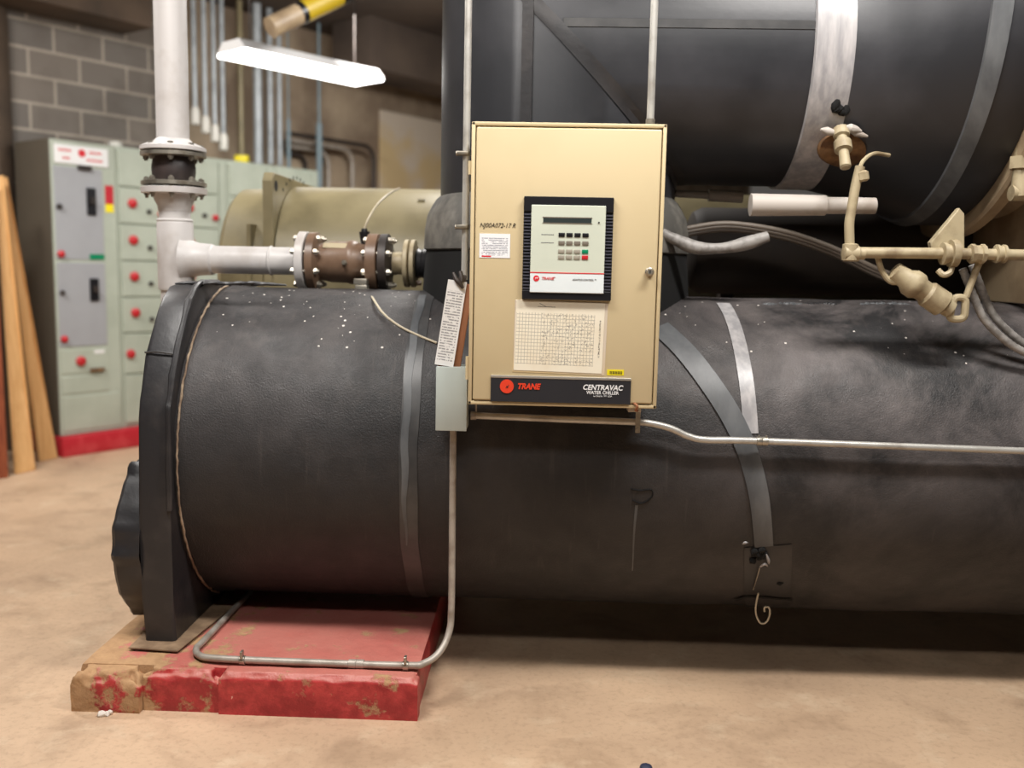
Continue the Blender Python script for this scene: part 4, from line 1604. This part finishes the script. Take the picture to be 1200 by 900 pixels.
# =================================================================== MOTOR CONTROL CABINETS
bm = BM()
vsb = add_box(bm, (-.02, -.60, 0), (2.62, .06, .15), .012)
curb = struct('equipment_curb', bm, M_REDCURB, None, WANG, MCC0)
curb.rotation_euler = (0, 0, WANG)
bm = BM()
del curb['kind']
curb['label'] = 'red painted concrete curb under the grey-green electrical cabinets'
curb['category'] = 'curb'
for v in curb.data.vertices:       # the curb lies behind its front line
    v.co.y = -v.co.y - .06 + .0 if False else v.co.y
curb.data.transform(Matrix.Scale(-1, 4, (0, 1, 0)))
curb.data.flip_normals()
SW, SH, SD = .50, 2.16, .52


def mcc_section(i, label):
    t = thing('electrical_cabinet', label, 'cabinet', MCC0 + WD * (i * (SW + .004)) + V((0, 0, .151)), 'row of grey-green electrical cabinets', WANG, True)
    bm = BM()
    add_box(bm, (0, .012, 0), (SW, SD, SH), .004, seg=1)
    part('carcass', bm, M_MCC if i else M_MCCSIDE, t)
    return t


def mdoor(t, x0, z0, x1, z1, mat):
    bm = BM()
    add_box(bm, (x0, -.006, z0), (x1, .014, z1), .004, seg=1)
    return part('door', bm, mat, t)


def knob(par, x, z, r, mat, name='knob', h=.03):
    bm = BM()
    add_lathe(bm, (x, -.006, z), (0, -1, 0), [(0, r), (h * .6, r), (h * .8, r * .8), (h, r * .5)], 20)
    return part(name, bm, mat, par)


t = mcc_section(0, 'end electrical cabinet with two tall grey doors and red-lettered sign')
bm = BM()
add_box(bm, (.005, .0, .005), (SW - .005, .0125, SH - .005))
part('front_panel', bm, M_MCC, t)
bm = BM()
add_box(bm, (.03, -.010, 1.99), (.44, -.002, 2.125), .002, seg=1)
sg = part('sign', bm, M_WHITE, t)
bm = BM()
for x, w, z in ((.06, .10, 2.085), (.29, .11, 2.085), (.09, .06, 2.03), (.27, .13, 2.03)):
    for j in range(int(w / .014)):
        add_box(bm, (x + j * .014, -.0115, z - .008), (x + j * .014 + .009, -.0098, z + .008))
add_cyl(bm, (.235, -.0098, 2.075), (.235, -.0118, 2.075), .028, seg=20)
part('sign_print', bm, M_REDINK, sg)
d1 = mdoor(t, .02, 1.30, .39, 1.97, M_MCCDOOR)
d2 = mdoor(t, .02, .66, .39, 1.28, M_MCCDOOR)
d3 = mdoor(t, .02, .46, .39, .64, M_MCC)
d4 = mdoor(t, .02, .31, .39, .44, M_MCC)
d5 = mdoor(t, .02, .03, .48, .29, M_MCC)
for d, zc, h in ((d1, 1.73, .10), (d2, 1.08, .085)):
    bm = BM()
    add_box(bm, (.26, -.02, zc - h), (.33, -.006, zc + h), .004, seg=1)
    bk = part('breaker_plate', bm, M_BLACK, d)
    bm = BM()
    add_box(bm, (.28, -.05, zc - .02), (.31, -.018, zc + .03), .004, seg=1)
    part('breaker_handle', bm, M_DARKIRON, bk)
knob(d1, .05, 1.68, .02, M_DARKIRON, 'latch')
knob(d1, .05, 1.34, .026, M_RED, 'latch')
knob(d2, .05, 1.06, .018, M_DARKIRON, 'latch')
knob(d2, .05, .72, .026, M_RED, 'latch')
knob(d3, .17, .55, .036, M_RED, 'push_button')
for x0_, z0_, x1_, z1_, mm in ((.27, 1.305, .385, 1.345, M_GREEN), (.28, .60, .36, .625, M_WHITE)):
    bm = BM()
    add_box(bm, (x0_, -.009, z0_), (x1_, -.005, z1_))
    part('label_plate', bm, mm, t)
bm = BM()
add_box(bm, (.24, -.03, .465), (.35, -.006, .49), .004, seg=1)
part('handle', bm, M_RUST, d3)
bm = BM()
add_box(bm, (.41, -.003, 1.72), (.475, .0005, 1.86))
part('warning_label', bm, M_REDCURB, t)
bm = BM()
add_box(bm, (.41, -.003, 1.66), (.475, .0005, 1.72))
part('warning_label', bm, M_YELLOW, t)
bm = BM()
add_box(bm, (.20, -.03, 1.955), (.30, -.006, 1.985), .003, seg=1)
part('handle', bm, M_DARKIRON, t)

MCL = ['second electrical cabinet from the boards, with a column of red knobs', 'third electrical cabinet from the boards, behind the expansion joint',
       'fourth electrical cabinet from the boards, below the white hubs', 'last electrical cabinet of the row, beyond the olive-beige vessel']
for i in range(1, 5):
    t = mcc_section(i, MCL[i - 1])
    zb_ = [.03, .42, .74, 1.02, 1.30, 1.58, 1.86, 2.14]
    for j in range(7):
        d = mdoor(t, .02, zb_[j] + .006, .40, zb_[j + 1] - .006, M_MCC)
        zc = (zb_[j] + zb_[j + 1]) / 2
        if j in (2, 3, 4, 5):
            knob(d, .12, zc + .02, .036, M_RED, 'push_button')
            knob(d, .26, zc - .035, .018, M_DARKIRON, 'latch')
        elif j == 1:
            knob(d, .07, zc, .034, M_RED, 'push_button')
        if j in (3, 5):
            knob(d, .365, zc - .05, .026, M_REDCURB, 'latch')
    bm = BM()
    add_box(bm, (.415, -.002, .03), (.485, .014, 2.13), .003, seg=1)
    part('wireway_cover', bm, M_MCC, t)
    if i == 1:
        bm = BM()
        add_lathe(bm, (.12, .2, SH), (0, 0, 1), [(0, .03), (.02, .05), (.05, .05), (.06, .02)], 16)
        part('top_knob', bm, M_HUB, t)

# conduits dropping into the cabinets
CONZ = 2.312


def drop(px, pyb, n, r, mat, label, hub=None, group='vertical conduits above the electrical cabinets'):
    d = ray(px, pyb)
    # meet the vertical plane that stands n in front of the wall
    t_ = (W0 + WN * n - CAM).dot(WN) / V((d.x, d.y, 0)).dot(V((WN.x, WN.y, 0)))
    p = CAM + d * t_
    z = max(p.z, CONZ + .001)
    q = thing('wall_conduit', label, 'conduit', (p.x, p.y, z), group)
    bm = BM()
    add_cyl(bm, (p.x, p.y, z), (p.x, p.y, 3.745), r, seg=16)
    part('tube', bm, mat, q)
    if hub:
        bm = BM()
        add_lathe(bm, (p.x, p.y, z), (0, 0, 1), [(0, hub), (.01, hub * 1.1), (hub * 3.2, hub * 1.1), (hub * 4.2, r * 1.1)], 16)
        part('hub', bm, M_HUB, q)
    return q


for k_, (px, lab) in enumerate(((229, 'grey conduit with white hub nearest the grey riser pipe'), (241, 'second white-hubbed conduit from the grey riser pipe'), (252, 'third white-hubbed conduit from the grey riser pipe'), (262, 'fourth white-hubbed conduit, nearest the ceiling lamp end'))):
    drop(px, (146, 156, 166, 176)[k_], .42, .022, M_CONDUITPALE, lab, .034, 'white-hubbed conduits')
drop(283, 190, .30, .026, M_OLIVE, 'olive conduit behind the lamp end, beside the pale conduits')
drop(303, 192, .34, .040, M_CONDUITPALE, 'widest pale conduit behind the ceiling lamp')
drop(317, 192, .30, .030, M_CONDUITPALE, 'middle pale conduit behind the ceiling lamp')
drop(328, 194, .28, .026, M_CONDUITPALE, 'pale conduit behind the lamp, next to the brown wall')


def wall_pt(px, py, n):
    d = ray(px, py)
    t_ = (W0 + WN * n - CAM).dot(WN) / V((d.x, d.y, 0)).dot(V((WN.x, WN.y, 0)))
    return CAM + d * t_


for k_, (xe, ys_, lab) in enumerate(((358, 190, 'dark bent conduit nearest the cabinets on the brown wall'), (385, 181, 'second dark bent conduit on the brown wall'), (413, 174, 'third dark bent conduit on the brown wall'), (438, 166, 'outermost dark bent conduit on the brown wall'))):
    n = .05 + .05 * k_
    a = wall_pt(336, ys_ - 10, n)
    b = wall_pt(xe, ys_ + (xe - 336) * .12, n)
    b.z = a.z
    c = V((b.x, b.y, 1.4))
    bm = BM()
    add_tube(bm, fillet([a, b, c], .16), .022, 12)
    solo('bent_conduit', bm, M_DARKIRON if k_ in (0, 3) else M_GALVDIRTY, lab, 'conduit', 'bent conduits on the brown wall')
for px, pt_, lab, r in ((374, 145, 'blue-grey vertical pipe in front of the bent conduits', .030), (338, 140, 'thin blue-grey vertical pipe beside the cabinets', .018)):
    a = wall_pt(px, pt_, .3)
    bm = BM()
    add_cyl(bm, (a.x, a.y, 0.0 if px == 374 else CONZ + .001), a, r, seg=16)
    add_cyl(bm, a, a + V((0, 0, 3.745 - a.z)), r * .45, seg=12)
    solo('service_pipe', bm, M_BLUEPIPE, lab, 'pipe')
bm = BM()
a = wall_pt(268, 186, .45)
add_box(bm, a + V((.06, -.03, -.03)), a + V((.17, .03, .03)), .004)
solo('junction_duct', bm, M_YELLOW, 'small yellow box standing on the electrical cabinets', 'box')

# ceiling lamp
LD = V((.63, .776, 0))
la = math.atan2(LD.y, LD.x)
fl = thing('ceiling_lamp', 'lit white fluorescent lamp hanging in front of the brown wall', 'lamp', (-1.73, 6.83, 2.83), None, la, True)
bm = BM()
add_prism(bm, [(0, -.17, .0), (0, .17, 0), (0, .10, .07), (0, -.10, .07)], (-.60, 0, .012), (1.20, 0, 0), .004, 1)
part('housing', bm, M_WHITE, fl)
bm = BM()
add_box(bm, (-.595, -.165, -.012), (.595, .165, .011), .008)
part('diffuser', bm, M_TUBE, fl)
for x in (-.45, .45):
    bm = BM()
    add_cyl(bm, (x, 0, .08), (x, 0, .92), .005, seg=8)
    part('hanger_rod', bm, M_DARKIRON, fl)

# insulated overhead pipe with yellow marker
op = thing('overhead_pipe', 'pale overhead pipe with black and yellow marker band below the ceiling', 'pipe', at(370, 10, 6.2))
a, b = at(322, 30, 6.1), at(372, 6, 6.3)
d = (b - a)
bm = BM()
add_cyl(bm, a - d * .1, a + d * .55, .066, seg=24)
part('pipe', bm, M_OLIVEDK, op)
bm = BM()
add_cyl(bm, a + d * .55, a + d * .66, .07, seg=24)
add_cyl(bm, a + d * 1.5, a + d * 1.75, .07, seg=24)
part('black_band', bm, M_BLACK, op)
bm = BM()
add_cyl(bm, a + d * .66, a + d * 1.5, .07, seg=24)
part('marker_band', bm, M_DULLYELLOW, op)
bm = BM()
add_cyl(bm, a + d * 1.75, a + d * 4, .066, seg=24)
part('pipe', bm, M_OLIVEDK, op)

# leaning boards
def plank(name, bl, br, tl, tr, Yb, Yt, thick, mat, label):
    """board leaning back: foot corners on the floor line Yb deep, upper corners Yt deep"""
    L_, R_ = atz(*bl, 0), atz(*br, 0)
    a, b = at(*tl, Yt), at(*tr, Yt)
    b.z = a.z
    n = (R_ - L_).cross(a - L_).normalized()
    n = n * (thick if n.y > 0 else -thick)
    up0, up1 = (a - L_) * 1.55, (b - R_) * 1.55
    bm = BM()
    vs = [L_, R_, R_ + up1, L_ + up0]
    A = [bm.verts.new(v + V((0, 0, .001))) for v in vs]
    B = [bm.verts.new(v + n + V((0, 0, .001 - (n.z if k < 2 else 0)))) for k, v in enumerate(vs)]
    bm.faces.new(A)
    bm.faces.new(B[::-1])
    for i in range(4):
        bm.faces.new((A[i], A[(i + 1) % 4], B[(i + 1) % 4], B[i]))
    bmesh.ops.bevel(bm, geom=list(bm.edges), offset=.003, segments=1, affect='EDGES')
    return solo(name, bm, mat, label, 'board')


plank('leaning_plank', (47, 541), (68, 537), (21, 330), (31, 330), 0, 6.5, .03, M_WOOD, 'pale pine plank leaning nearest the electrical cabinets')
plank('leaning_plank', (20, 556), (42, 551), (5, 330), (18, 330), 0, 6.3, .03, M_WOOD, 'pale pine plank leaning next to the red-brown board')
plank('leaning_board', (-40, 566), (10, 560), (-62, 330), (-2, 330), 0, 6.15, .02, M_WOODDARK, 'red-brown board leaning at the edge of the planks')

# small scraps on the floor
bm = BM()
q = atz(123, 838, 0)
for i in range(5):
    c = q + V((random.uniform(-.014, .014), random.uniform(-.01, .01), .006))
    add_lathe(bm, c, (random.uniform(-1, 1), random.uniform(-1, 1), .3), [(-.012, .002), (-.004, .009), (.005, .008), (.012, .002)], 7)
solo('concrete_chip', bm, M_FLAKE, 'small white chip of paint on the floor by the pad corner', 'debris')
bm = BM()
q = atz(757, 901, 0)
add_lathe(bm, q, (0, 0, 1), [(0, .017), (.004, .019), (.009, .017), (.013, .010), (.014, .002)], 20)
solo('rubber_foot', bm, M_SCRAP, 'dark blue rounded rubber scrap on the floor', 'debris')

for o in LOCALS:
    del o['_l']

# =================================================================== LIGHT


def area(name, loc, target, sx, sy, power, col=(1, .965, .92)):
    l = bpy.data.lights.new(name, 'AREA')
    l.shape = 'RECTANGLE'
    l.size, l.size_y = sx, sy
    l.energy = power
    l.color = col
    o = bpy.data.objects.new(name, l)
    COL.objects.link(o)
    o.location = loc
    o.rotation_euler = (V(target) - V(loc)).to_track_quat('-Z', 'Y').to_euler()
    return o


area('aisle_lamp', (-1.3, 2.05, 3.6), (-1.2, 2.25, 0), 1.3, .3, 112)
area('aisle_lamp', (1.2, 2.05, 3.6), (1.2, 2.25, 0), 1.3, .3, 112)
area('rear_aisle_lamp', (.1, .2, 3.6), (.1, 2.9, 1.6), 2.0, .3, 40)
area('side_aisle_lamp', (-3.4, 4.4, 3.6), (-3.2, 5.4, .6), 1.3, .35, 120)
area('far_lamp', (-1.0, 7.2, 3.2), (-1.4, 9.2, 1.8), 1.3, .35, 48)

area('centre_fill', (-.3, 5.5, 3.5), (-1.1, 5.0, 1.7), 1.0, .35, 75)  # added fill light to brighten the condenser, its tube sheet and the back wall

w = bpy.data.worlds.new('world')
S.world = w
w.use_nodes = True
bg = w.node_tree.nodes['Background']
bg.inputs[0].default_value = (1, .93, .85, 1)
bg.inputs[1].default_value = .09

S.view_settings.view_transform = 'Standard'
S.view_settings.look = 'None'
S.view_settings.exposure = -.2
S.cycles.use_denoising = True
